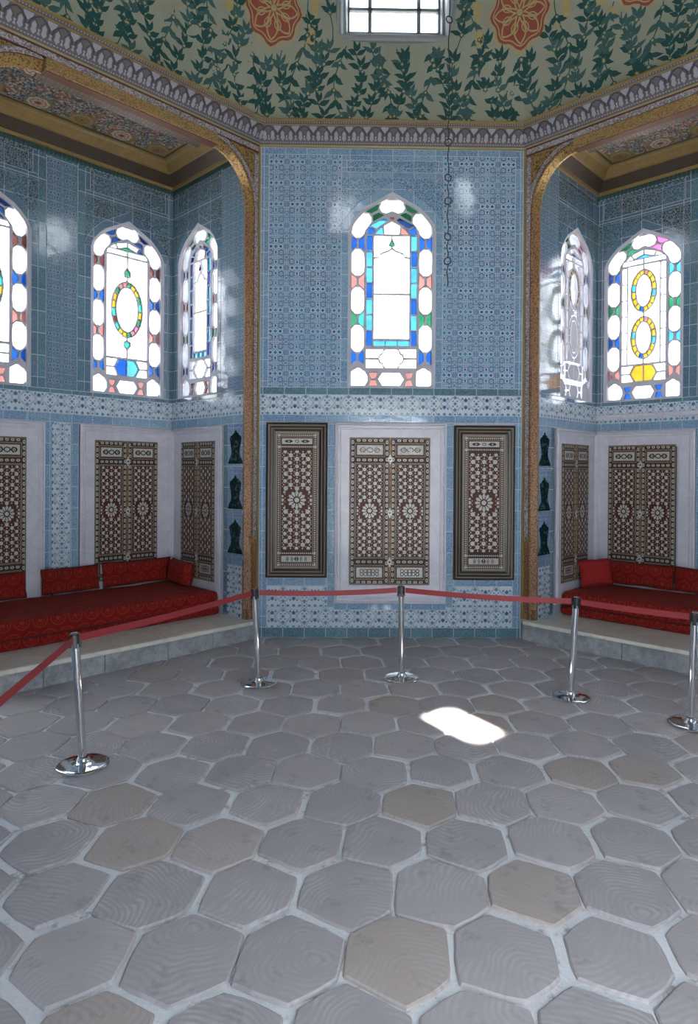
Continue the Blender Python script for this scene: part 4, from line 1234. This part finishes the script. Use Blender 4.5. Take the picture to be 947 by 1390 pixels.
# ------------------------------------------------------------------ marble surrounds and inlaid shutters
TN = [5]
def surround(fr, a0, a1, z0, z1, i0, i1, j0, j1, label, proud=.03):
    """marble surround with moulded edge; inner opening i0..i1, j0..j1"""
    TN[0] += 1
    g = fr.sg; mb = MB()
    x0, x1 = sorted((g * a0, g * a1)); u0, u1 = sorted((g * i0, g * i1))
    mb.plate(rect(x0, x1, z0, z1), [rect(u0, u1, j0, j1)], -proud, .0, T['marble'], back=False)
    # raised moulding lines
    mb.ring(x0, x1, z0, z1, [(0, -.001), (0, -proud - .012), (.018, -proud - .016), (.026, -proud - .004), (.034, -proud - .010), (.046, -proud - .008), (.05, -proud)], T['marble'])
    mb.ring(x0 + .062, x1 - .062, z0 + .062, z1 - .062, [(0, -proud), (.004, -proud - .006), (.010, -proud)], T['marble'])
    o = mb.build('trim_%d' % TN[0], frame=fr); tag(o, label, 'surround', None, 'structure')

def hexp(cx, cz, r, n=6, k=0, sx=1): return [(cx + sx * r * math.cos(2 * PI * i / n + k), cz + r * math.sin(2 * PI * i / n + k)) for i in range(n)]
def girih(mb, x0, x1, z0, z1, y):
    """star and polygon inlay of pearl in red tortoiseshell"""
    w_, h_ = x1 - x0, z1 - z0; cx, cz = (x0 + x1) / 2, (z0 + z1) / 2
    mb.box(x0, x1, y, y + .004, z0, z1, T['shell'])
    yy = y - .0015
    def pc(pts, m='pearl'):
        pts = [(min(x1 - .003, max(x0 + .003, x)), min(z1 - .003, max(z0 + .003, z))) for x, z in pts]
        mb.poly(pts, yy, T[m])
    Rr = w_ * .30
    # central rosette
    pc(hexp(cx, cz, Rr * .26, 10))
    for i in range(12):
        t = 2 * PI * i / 12; r0, r1 = Rr * .40, Rr * .98; c, s = math.cos(t), math.sin(t)
        q = []
        for rr, ww in ((r0, Rr * .05), (r0 + (r1 - r0) * .65, Rr * .175), (r1, Rr * .07), (r1, -Rr * .07), (r0 + (r1 - r0) * .65, -Rr * .175), (r0, -Rr * .05)):
            q.append((cx + rr * c - ww * s, cz + rr * s + ww * c))
        pc(q)
    rows = 11 if h_ / w_ > 3 else 9
    dz = (h_ / 2 - Rr * 1.0) / rows * 1.0
    r = w_ * .070
    for sg in (-1, 1):
        for k in range(rows):
            z = cz + sg * (Rr * 1.0 + (k + .62) * dz)
            m = k % 4
            xs = {0: (-.36, 0, .36), 1: (-.20, .20), 2: (-.38, 0, .38), 3: (-.22, .22)}[m]
            for q in xs:
                rr = r * (1.12 if m in (0, 1) else .95)
                pc(hexp(cx + q * w_, z, rr, 6, PI / 6 if m % 2 else 0))
            sm = {0: (-.18, .18), 1: (0, -.42, .42), 2: (-.19, .19), 3: (0, -.44, .44)}[m]
            for q in sm: pc(hexp(cx + q * w_, z, r * .42, 4, 0))
            for q in (-.46, -.09, .09, .46): pc(hexp(cx + q * w_, z + dz * .5, r * .30, 4, PI / 4))
            for q in (-.29, .29): pc(hexp(cx + q * w_, z + dz * .5, r * .40, 3, PI / 2 * sg))
    # side pieces beside the rosette
    for sx in (-1, 1):
        for q in (-.85, -.42, 0, .42, .85):
            pc(hexp(cx + sx * w_ * (.46 if abs(q) < .6 else .40), cz + q * Rr, r * (.62 if q else .8), 5 if q else 6))
        for q in (-.64, -.21, .21, .64): pc(hexp(cx + sx * w_ * .38, cz + q * Rr * 1.0, r * .30, 4))
    # green and black accents
    for sx in (-1, 1):
        for sz in (-1, 1): pc(hexp(cx + sx * w_ * .30, cz + sz * h_ * .27, r * .55, 4), 'greendk')
def cartouche(mb, x0, x1, z0, z1, y, style):
    mb.box(x0 - .012, x1 + .012, y, y + .004, z0 - .012, z1 + .012, T['shell'])
    mb.poly(rect(x0, x1, z0, z1), y - .0015, T['pearl'])
    cx, cz, w_, h_ = (x0 + x1) / 2, (z0 + z1) / 2, (x1 - x0), (z1 - z0)
    yy = y - .003
    if style:
        for k in range(-2, 3):
            for sz in (-1, 1): mb.poly(hexp(cx + k * w_ * .15, cz + sz * h_ * .16, h_ * .21, 8), yy, T['ebony'])
        mb.poly(hexp(cx, cz, h_ * .40, 6), yy - .0005, T['ebony'])
        for k in range(-2, 3):
            for sz in (-1, 1): mb.poly(hexp(cx + k * w_ * .15, cz + sz * h_ * .16, h_ * .12, 6), yy - .0015, T['pearl'])
    else:
        for sx in (-1, 1):
            mb.poly([(cx + sx * w_ * .12, cz), (cx + sx * w_ * .22, cz + h_ * .30), (cx + sx * w_ * .36, cz + h_ * .22), (cx + sx * w_ * .42, cz), (cx + sx * w_ * .36, cz - h_ * .22), (cx + sx * w_ * .22, cz - h_ * .30)], yy, T['ebony'])
            mb.poly(hexp(cx + sx * w_ * .27, cz, h_ * .17, 6), yy - .001, T['pearl']); mb.poly(hexp(cx + sx * w_ * .27, cz, h_ * .08, 6), yy - .002, T['shell'])
        mb.poly(hexp(cx, cz, h_ * .30, 8, 0, 1.3), yy, T['ebony']); mb.poly(hexp(cx, cz, h_ * .20, 6, 0, 1.3), yy - .001, T['pearl'])
def chain_cells(mb, pts, y, horizontal, size=(.024, .014)):
    for x, z in pts:
        a, b = size if horizontal else size[::-1]
        q = [(x - a, z), (x - a * .6, z + b), (x + a * .6, z + b), (x + a, z), (x + a * .6, z - b), (x - a * .6, z - b)] if horizontal else [(x, z - b), (x + a, z - b * .6), (x + a, z + b * .6), (x, z + b), (x - a, z + b * .6), (x - a, z - b * .6)]
        mb.poly(q, y, T['pearl'])
        mb.poly([(x + (p[0] - x) * .42, z + (p[1] - z) * .42) for p in q], y - .001, T['ebony'])
def shutter_leaf_mesh(w_, h_):
    """local: x 0..w, y 0 (back) .. -t (front), z 0..h"""
    mb = MB(); t = .032
    mb.box(0, w_, -t, 0, 0, h_, T['walnut'], .003)
    y = -t - .002
    # frets framing each field
    def fr(x0, x1, z0, z1):
        mb.ring(x0, x1, z0, z1, [(0, -t), (0, y), (.008, y), (.008, -t)], T['fret'])
        mb.ring(x0 + .012, x1 - .012, z0 + .012, z1 - .012, [(0, -t), (0, y), (.006, y), (.006, -t)], T['stripe'])
    fr(.003, w_ - .003, .003, h_ - .003)
    b = .068
    zA = h_ * .128; zB = h_ * (1 - .123)      # the two cross rails
    zr1, zr2 = h_ * .155, h_ * .85
    hz = [h_ * .02, h_ * .158, h_ * .848, h_ * .98]
    fr(b - .012, w_ - b + .012, h_ * .035, h_ * .137); fr(b - .012, w_ - b + .012, h_ * .18, h_ * .828); fr(b - .012, w_ - b + .012, h_ * .868, h_ * .965)
    cartouche(mb, b + .014, w_ - b - .014, h_ * .052, h_ * .120, -t - .003, 1)
    cartouche(mb, b + .014, w_ - b - .014, h_ * .884, h_ * .948, -t - .003, 0)
    girih(mb, b + .010, w_ - b - .010, h_ * .192, h_ * .816, -t - .004)
    n = round((h_ - .04) / .066)
    for x in (.033, w_ - .033): chain_cells(mb, [(x, .02 + (k + .5) * (h_ - .04) / n) for k in range(n)], y - .001, False)
    m = 5
    for z in hz: chain_cells(mb, [(b + (k + .5) * (w_ - 2 * b) / m, z) for k in range(m)], y - .001, True)
    return mb
LEAF = None
SN = [0]
def copy_tree(o, parent=None):
    c = o.copy(); col.objects.link(c); c.parent = parent
    for ch in list(o.children): copy_tree(ch, c)
    return c
def make_shutters():
    root = empty('inlaid_shutters', Matrix.Identity(4), '', 'shutters', 'pearl inlaid window shutters')
    W2, H2 = .463, 1.715
    lf = shutter_leaf_mesh(W2, H2).build('leaf', root); lf.location = (-W2 - .004, 0, 0)
    rt = bpy.data.objects.new('leaf', lf.data); col.objects.link(rt); rt.parent = root; rt.location = (.004, 0, 0)
    st = MB(); st.box(-.012, .012, -.046, -.032, .0, H2, T['redwood'], .003); so = st.build('closing_strip', root)
    for z in (.27, .84, 1.46):
        h = MB(); h.box(-.026, .026, -.052, -.046, z - .03, z + .03, T['silver'], .003)
        h.raised(hexp(0, z, .012, 8), -.052, -.058, T['ebony']); h.box(-.010, .010, -.050, -.046, z - .055, z + .055, T['silver'], .002)
        h.build('hasp', root)
    return root
SH0 = make_shutters(); used = [False]
def place_shutters(fr, a, n, z, label, width=.93):
    r = SH0 if not used[0] else copy_tree(SH0)
    used[0] = True
    r.matrix_world = fr.mat(a, n, z) @ Matrix.Diagonal((width / .93, 1, 1, 1)); r['label'] = label
    return r
surround(C, -.652, .647, .41, 2.515, -.40, .38, .70, 2.28, 'white marble surround of the shutters in the middle wall')
place_shutters(C, -.012, .032, .63, 'pearl inlaid double shutters in the marble frame on the middle wall', .93)
for fr, sn in ((LB, 'left'), (RB, 'right')):
    surround(fr, .185, 1.412, .36, 2.485, .42, 1.22, .62, 2.285, 'white marble surround of the corner shutters in the %s alcove back wall' % sn)
    surround(fr, 1.815, 3.05, .36, 2.485, 2.02, 2.84, .62, 2.285, 'white marble surround of the outer shutters in the %s alcove back wall' % sn)
    place_shutters(fr, .815 if sn == 'left' else .775, .001, .595, 'pearl inlaid double shutters in the %s alcove back wall beside the corner' % sn, .83)
    place_shutters(fr, 2.43, .001, .595, 'pearl inlaid double shutters cut off by the %s edge of the photo' % sn, .83)
for fr, sn in ((LS, 'left'), (RS, 'right')):
    surround(fr, .445, 1.59, .36, 2.485, .60, 1.33, .62, 2.285, 'white marble surround of the shutters in the %s alcove side wall' % sn)
    place_shutters(fr, .965, .001, .595, 'pearl inlaid shutters seen obliquely in the %s alcove side wall beside the niches' % sn, .745)

def framed_panel(cx, z0, label):
    root = empty('framed_cupboard_door', C.mat(cx, .004, z0), label, 'cupboard door', 'framed pearl inlaid cupboard doors')
    w_, h_ = .71, 1.80; hw = w_ / 2
    f = MB()
    R = lambda prof, m: f.ring(-hw, hw, 0, h_, prof, T[m])
    R([(0, .004), (0, -.050), (.012, -.056)], 'ebony'); R([(.012, -.056), (.016, -.058), (.024, -.058)], 'walnut'); R([(.024, -.058), (.036, -.054)], 'stripe')
    R([(.036, -.054), (.040, -.044), (.060, -.038)], 'ebony'); R([(.060, -.038), (.072, -.034)], 'stripe'); R([(.072, -.034), (.078, -.024), (.10, -.018)], 'ebony')
    f.build('frame', root)
    p = MB(); i = .10; x0, x1, z0_, z1 = -hw + i, hw - i, i, h_ - i; y = -.016
    p.box(x0, x1, y, .002, z0_, z1, T['walnut'])
    p.ring(x0, x1, z0_, z1, [(0, y), (.0, y - .004), (.028, y - .004), (.028, y)], T['fret'])
    p.ring(x0 + .060, x1 - .060, z0_ + .060, z1 - .060, [(0, y), (.0, y - .003), (.010, y - .003), (.010, y)], T['fret'])
    # bead border
    def bead(x, z, r=.0075): p.poly(rect(x - r, x + r, z - r, z + r), y - .004, T['pearl'])
    xa, xb, za, zb = x0 + .044, x1 - .044, z0_ + .044, z1 - .044
    n = 60
    for k in range(n + 1):
        z = za + (zb - za) * k / n; bead(xa, z); bead(xb, z)
    m = 18
    for k in range(m + 1):
        x = xa + (xb - xa) * k / m
        for z in (za, zb, zb - .135, za + .135): bead(x, z)
    for x in (xa, xb):
        for z in (za, zb, zb - .135, za + .135): p.poly(rect(x - .013, x + .013, z - .013, z + .013), y - .005, T['pearl'])
    cartouche(p, xa + .035, xb - .035, zb - .103, zb - .038, y - .004, 0); cartouche(p, xa + .035, xb - .035, za + .034, za + .105, y - .004, 1)
    girih(p, xa + .030, xb - .030, za + .175, zb - .175, y - .005)
    p.build('door_panel', root)
framed_panel(-1.095, .712, 'dark framed cupboard door inlaid with pearl, left of the marble surround')
framed_panel(1.093, .692, 'dark framed cupboard door inlaid with pearl, right of the marble surround')

# ------------------------------------------------------------------ divans and cushions
def soft_box(mb, x0, x1, y0, y1, z0, z1, r, mat, seed=0, nx=40, ny=16, sag=.012):
    """rounded upholstered block with soft unevenness"""
    from mathutils import noise as mn
    def side(u, lo, hi, n):
        return lo + (hi - lo) * u
    rows = []
    cx, cy = (x0 + x1) / 2, (y0 + y1) / 2; hx, hy = (x1 - x0) / 2, (y1 - y0) / 2
    prof = [(-r * .6, z0), (-r * .1, z0 + r * .3), (0, z0 + r), (.004, (z0 + z1) / 2), (0, z1 - r), (-r * .08, z1 - r * .6), (-r * .3, z1 - r * .28), (-r * .62, z1 - r * .08), (-r, z1)]
    per = []
    def ring(off):
        pts = []; q = max(.012, r * .8 + off * .5)
        X0, X1, Y0, Y1 = x0 - off, x1 + off, y0 - off, y1 + off
        for (ax, ay, bx_, by_, n) in ((X0 + q, Y0, X1 - q, Y0, nx), (X1, Y0 + q, X1, Y1 - q, ny), (X1 - q, Y1, X0 + q, Y1, nx), (X0, Y1 - q, X0, Y0 + q, ny)):
            for i in range(n): pts.append((ax + (bx_ - ax) * i / (n - 1), ay + (by_ - ay) * i / (n - 1)))
        return pts
    def jig(x, y, z, a): v = mn.noise(Vector((x * 3.1 + seed, y * 3.1, z * 5))); w_ = mn.noise(Vector((x * 9 + seed, y * 9, z * 9))); return a * (v + .35 * w_)
    for off, z in prof:
        rows.append([(x + jig(x, y, z, .006) * (1 if abs(y - cy) < hy * 2 else 0), y + jig(y, x, z, .008), z + jig(x, y, 3, sag) * (z > (z0 + z1) / 2)) for x, y in ring(off)])
    mb.grid(rows, mat, True)
    # top as a grid towards the centre
    last = rows[-1]; prev = last
    for k in (.85, .6, .3, .0001):
        cur = [(cx + (p[0] - cx) * k, cy + (p[1] - cy) * k, z1 + .004 + jig(p[0] * k, p[1] * k, 3, sag)) for p in last]
        mb.grid([prev, cur], mat, True); prev = cur
def divan(O, sn, b0):
    g = O.sg
    root = empty('divan', O.mat(1.6, -b0, ZL), 'long low divan of red brocade mattresses filling the %s alcove' % sn, 'divan', 'red divans in the alcoves')
    x0, x1 = sorted((g * (PW + .030 - 1.6), g * (A1 - .030 - 1.6)))
    d = EB - .055 - b0
    m = MB(); soft_box(m, x0, x1, 0, d, 0.001, .10, .03, T['velvet'], 1); m.build('lower_mattress', root, smooth=True)
    m = MB(); soft_box(m, x0 + .004, x1 - .004, -.004, d, .096, .277, .055, T['velvet'], 5); m.build('upper_mattress', root, smooth=True)
    p = MB(); p.tube([(x0 + .03, -.004, .104), (x1 - .03, -.004, .104)], .008, T['piping']); p.build('piping', root, smooth=True)
divan(LO, 'left', .47); divan(RO, 'right', .57)
def cushion(fr, a, n, w_, h_, t, label, rot=0, lean=0, mat='velvet', name='cushion', yaw=0, seed=1, z=.536, group='red back cushions on the divans'):
    from mathutils import noise as mn
    mb = MB(); N = 22; Mm = 12
    def pt(u, v, side):
        # u, v in -1..1 ; pillow thickness falls to a seam
        e = max(0, 1 - abs(u) ** 4) ** .5 * max(0, 1 - abs(v) ** 4) ** .5
        pin = 1 - .03 * (1 - v * v) if abs(u) > .8 else 1
        x = u * w_ / 2 * (1 - .025 * (1 - v * v) * abs(u) ** 3); zz = v * h_ / 2 * (1 - .05 * (1 - u * u) * (abs(v) ** 3))
        nn = mn.noise(Vector((u * 2.2 + seed, v * 2.2, side)))
        return (x + .004 * nn, side * t / 2 * (e ** .8 * .92 + .02) + .008 * nn * e, zz + .012 * mn.noise(Vector((u * 1.7 + seed, v, 0))))
    for side in (-1, 1):
        mb.grid([[pt(-1 + 2 * i / N, -1 + 2 * j / Mm, side) for i in range(N + 1)] for j in range(Mm + 1)], T[mat])
    e0 = [pt(-1 + 2 * i / N, -1, 0) for i in range(N + 1)] + [pt(1, -1 + 2 * j / Mm, 0) for j in range(1, Mm + 1)] + [pt(1 - 2 * i / N, 1, 0) for i in range(1, N + 1)] + [pt(-1, 1 - 2 * j / Mm, 0) for j in range(1, Mm)]
    pm = MB(); pm.tube(e0, .006, T['piping'] if mat == 'velvet' else T['redplain'], 6, True)
    M_ = fr.mat(a, n, z) @ Matrix.Rotation(yaw, 4, 'Z') @ Matrix.Rotation(lean, 4, 'X')
    root = empty(name, M_, label, 'cushion', group)
    c = mb.build('cover', root, smooth=True); c.location = (0, 0, h_ / 2); c.rotation_euler = (0, rot, 0)
    c = pm.build('piping', root, smooth=True); c.location = (0, 0, h_ / 2); c.rotation_euler = (0, rot, 0)
LN = -.16
cushion(LB, .715, .155, .92, .29, .15, 'long red brocade cushion on the left divan under the shutters beside the corner', lean=LN, seed=2)
cushion(LB, 1.555, .155, .66, .285, .15, 'shorter red brocade cushion on the left divan against the tiles between two marble frames', lean=LN, seed=7)
cushion(LB, 2.45, .155, .80, .285, .15, 'red brocade cushion cut off by the left edge of the photo', lean=LN, seed=9)
cushion(LS, 1.09, .20, .46, .29, .19, 'dark crumpled red cushion on the left divan against the side wall', lean=-.12, seed=4, rot=.04)
cushion(RB, .76, .155, .90, .285, .15, 'long red brocade cushion on the right divan under the shutters', lean=LN, seed=12)
cushion(RB, 1.68, .155, .92, .285, .15, 'red brocade cushion cut off by the right edge of the photo', lean=LN, seed=14)
cushion(RS, 1.12, .245, .40, .33, .15, 'plain bright red square cushion leaning in the corner of the right divan', lean=-.2, rot=-.08, mat='redplain', yaw=-.72, seed=21)

# ------------------------------------------------------------------ barrier
def stanchion_proto():
    root = empty('barrier_post', Matrix.Identity(4), '', 'barrier post', 'chrome barrier posts')
    b = MB(); b.lathe([(0, 0), (.160, 0), (.165, .004), (.165, .010), (.161, .014), (.14, .018), (.09, .023), (.05, .027), (.040, .031), (.035, .040), (.034, .056), (.030, .060)], T['chrome'], 64); b.build('base', root, smooth=True)
    p = MB(); p.lathe([(.0275, .030), (.0275, .80), (.0275, .835)], T['chrome'], 32); p.build('pole', root, smooth=True)
    h = MB(); h.lathe([(.0275, .80), (.031, .803), (.031, .862), (.029, .868), (.022, .871), (0, .871)], T['black'], 32)
    o = h.build('belt_head', root, smooth=True)
    for k in range(4):
        c = MB(); a = k * PI / 2
        ca, sa = math.cos(a), math.sin(a)
        c.box(-.012, .012, -.036, -.028, .775, .862, T['black'], .002)
        c.v = [(x * ca - y * sa, x * sa + y * ca, z) for x, y, z in c.v]
        c.build('belt_slot', o)
    cp = MB(); cp.lathe([(.021, .871), (.020, .8735), (0, .874)], T['chrome'], 24); cp.build('cap', o, smooth=True)
    return root
SP = stanchion_proto()
posts = [((-2.272, -3.344), (-2.334, -3.344), 'chrome barrier post standing by itself at the left, nearest the camera on that side'),
         ((-1.324, -1.686), (-1.370, -1.686), 'chrome barrier post in front of the gilded jamb of the left alcove'),
         ((-.003, -1.53), (-.016, -1.53), 'chrome barrier post in front of the middle shutters'),
         ((1.409, -2.043), (1.453, -2.043), 'chrome barrier post in front of the right divan, whole base in view'),
         ((2.128, -2.648), (2.155, -2.648), 'chrome barrier post cut off by the right edge of the photo'),
         ((-2.14, -5.25), (-2.14, -5.25), 'chrome barrier post near the camera at far left that takes the steep belt')]
tops = []
for i, (b, t, la) in enumerate(posts):
    r = SP if i == 0 else copy_tree(SP)
    v = Vector((t[0] - b[0], t[1] - b[1], .87)).normalized(); q = Vector((0, 0, 1)).rotation_difference(v)
    yaw = [.35, .55, .1, -.6, -.6, 0][i]
    r.matrix_world = Matrix.Translation((b[0], b[1], .008)); r['label'] = la
    for ch in r.children:      # the pole leans a little in its flat base
        if not ch.name.startswith('base'): ch.matrix_local = q.to_matrix().to_4x4() @ Matrix.Rotation(yaw, 4, 'Z')
    tops.append(Vector((b[0], b[1], .008)) + v * .832)
def belt(p, q, label, sag=.025, h=.024):
    p, q = Vector(p), Vector(q); d = (q - p); d.z = 0; L = d.length; d.normalize(); n = Vector((-d.y, d.x, 0))
    a, b = p + d * .041, q - d * .041; rows = [[], [], [], []]; N = 24
    for i in range(N + 1):
        k = i / N; c = a.lerp(b, k); c.z -= sag * 4 * k * (1 - k); t = .0012
        for j, (s_, z) in enumerate(((-t, -h), (-t, h), (t, h), (t, -h))): rows[j].append(c + n * s_ + Vector((0, 0, z)) - a)
    mb = MB(); mb.grid([list(r) for r in zip(*rows)], T['belt'], True)
    mb.face([rows[j][0] for j in range(4)], T['belt']); mb.face([rows[j][-1] for j in range(4)], T['belt'])
    o = mb.build('barrier_belt', loc=a); tag(o, label, 'belt', 'red barrier belts')
belt(tops[0], tops[1], 'red barrier belt stretched in front of the left divan', .012)
belt(tops[1], tops[2], 'red barrier belt in front of the left framed cupboard door', .018)
belt(tops[2], tops[3], 'red barrier belt in front of the right framed cupboard door', .015)
belt(tops[3], tops[4], 'red barrier belt in front of the right divan', .006)
belt(tops[5], tops[0], 'red barrier belt slanting steeply down to the left edge of the photo', .0)

# ------------------------------------------------------------------ chain
def chain():
    zf = lambda y: 1.95 + (643.7 - y) / 888.5 * 3.69
    ys = [30, 112, 160, 196, 244, 275.5, 324, 357]
    zs = [zf(y) for y in ys]
    z = zs[0] + .42
    while z < 10.2: zs.insert(0, z); z += .42
    root = empty('hanging_chain', Matrix.Translation((0, YC, zf(392))), 'long thin iron chain of rods and rings hanging down from the dome', 'chain')
    z0 = zf(392)
    for i, z in enumerate(zs):
        r = MB(); a = (.3 if i % 2 else -.25)
        r.tube([(.019 * math.cos(t) * math.cos(a), .019 * math.cos(t) * math.sin(a), z - z0 + .019 * math.sin(t)) for t in [2 * PI * k / 16 for k in range(16)]], .0035, T['iron'], 6, True)
        r.build('ring', root, smooth=True)
        zl = (zs[i + 1] + .018) if i < len(zs) - 1 else z0
        zu = z - .016
        k = MB(); L = zu - zl
        pts = [(.004 * math.sin(j * 1.3), 0, zl - z0 + L * j / 6) for j in range(7)]
        k.tube(pts, .0032, T['iron'], 6); k.build('rod', root, smooth=True)
    zt = zs[0]
    k = MB(); k.tube([(0, 0, zt - z0 + .018), (0, 0, ZD + HD - z0 - .001)], .0032, T['iron'], 6); k.build('hook', root)
chain()

# ------------------------------------------------------------------ light
sc = bpy.context.scene
wd = bpy.data.worlds.new('sky'); sc.world = wd; wd.use_nodes = True
bg = wd.node_tree.nodes['Background']; bg.inputs[0].default_value = (.86, .93, 1, 1); bg.inputs[1].default_value = 6.3
sun = bpy.data.lights.new('sun', 'SUN'); sun.energy = 110; sun.angle = .022; sun.color = (1, .93, .86)
so = bpy.data.objects.new('sun', sun); col.objects.link(so)
tgt = Vector((.42, -2.72, 0)); t, wd_, h0, h1 = DW[4]
src = (dome(t, h0) + dome(t, h1)) / 2 + Vector((math.sin(t), math.cos(t), 0)) * .14
so.location = src; so.rotation_euler = (src - tgt).to_track_quat('Z', 'Y').to_euler()

# ------------------------------------------------------------------ camera
f_, yaw, roll, pitch, cy, camx, D_ = 888.5062, .0150, .0067, -.0043, 643.7055, -.6029, 7.6649
yaw, roll, pitch = YRP if 'YRP' in globals() else (yaw, roll, pitch)
fw = Vector((math.sin(yaw) * math.cos(pitch), math.cos(yaw) * math.cos(pitch), math.sin(pitch)))
r0 = Vector((math.cos(yaw), -math.sin(yaw), 0)); u0 = r0.cross(fw)
c_, s_ = math.cos(roll), math.sin(roll)
R = r0 * c_ + u0 * s_; U = u0 * c_ - r0 * s_; B = -fw
cam = bpy.data.cameras.new('camera'); co = bpy.data.objects.new('camera', cam); col.objects.link(co)
co.matrix_world = Matrix(((R.x, U.x, B.x, camx), (R.y, U.y, B.y, -D_), (R.z, U.z, B.z, 1.95), (0, 0, 0, 1)))
cam.sensor_fit = 'VERTICAL'; cam.sensor_height = 36; cam.lens = f_ / 1390 * 36
cam.shift_y = -(695 - cy) / 1390; cam.clip_start = .05; cam.clip_end = 200
sc.camera = co
sc.view_settings.view_transform = 'Standard'; sc.view_settings.look = 'None'; sc.view_settings.gamma = 1
sc.view_settings.exposure = .85; sc.view_settings.use_curve_mapping = False
sc.cycles.use_denoising = True
sc.cycles.max_bounces = 8; sc.cycles.diffuse_bounces = 5; sc.cycles.transparent_max_bounces = 10
sc.cycles.sample_clamp_indirect = 8
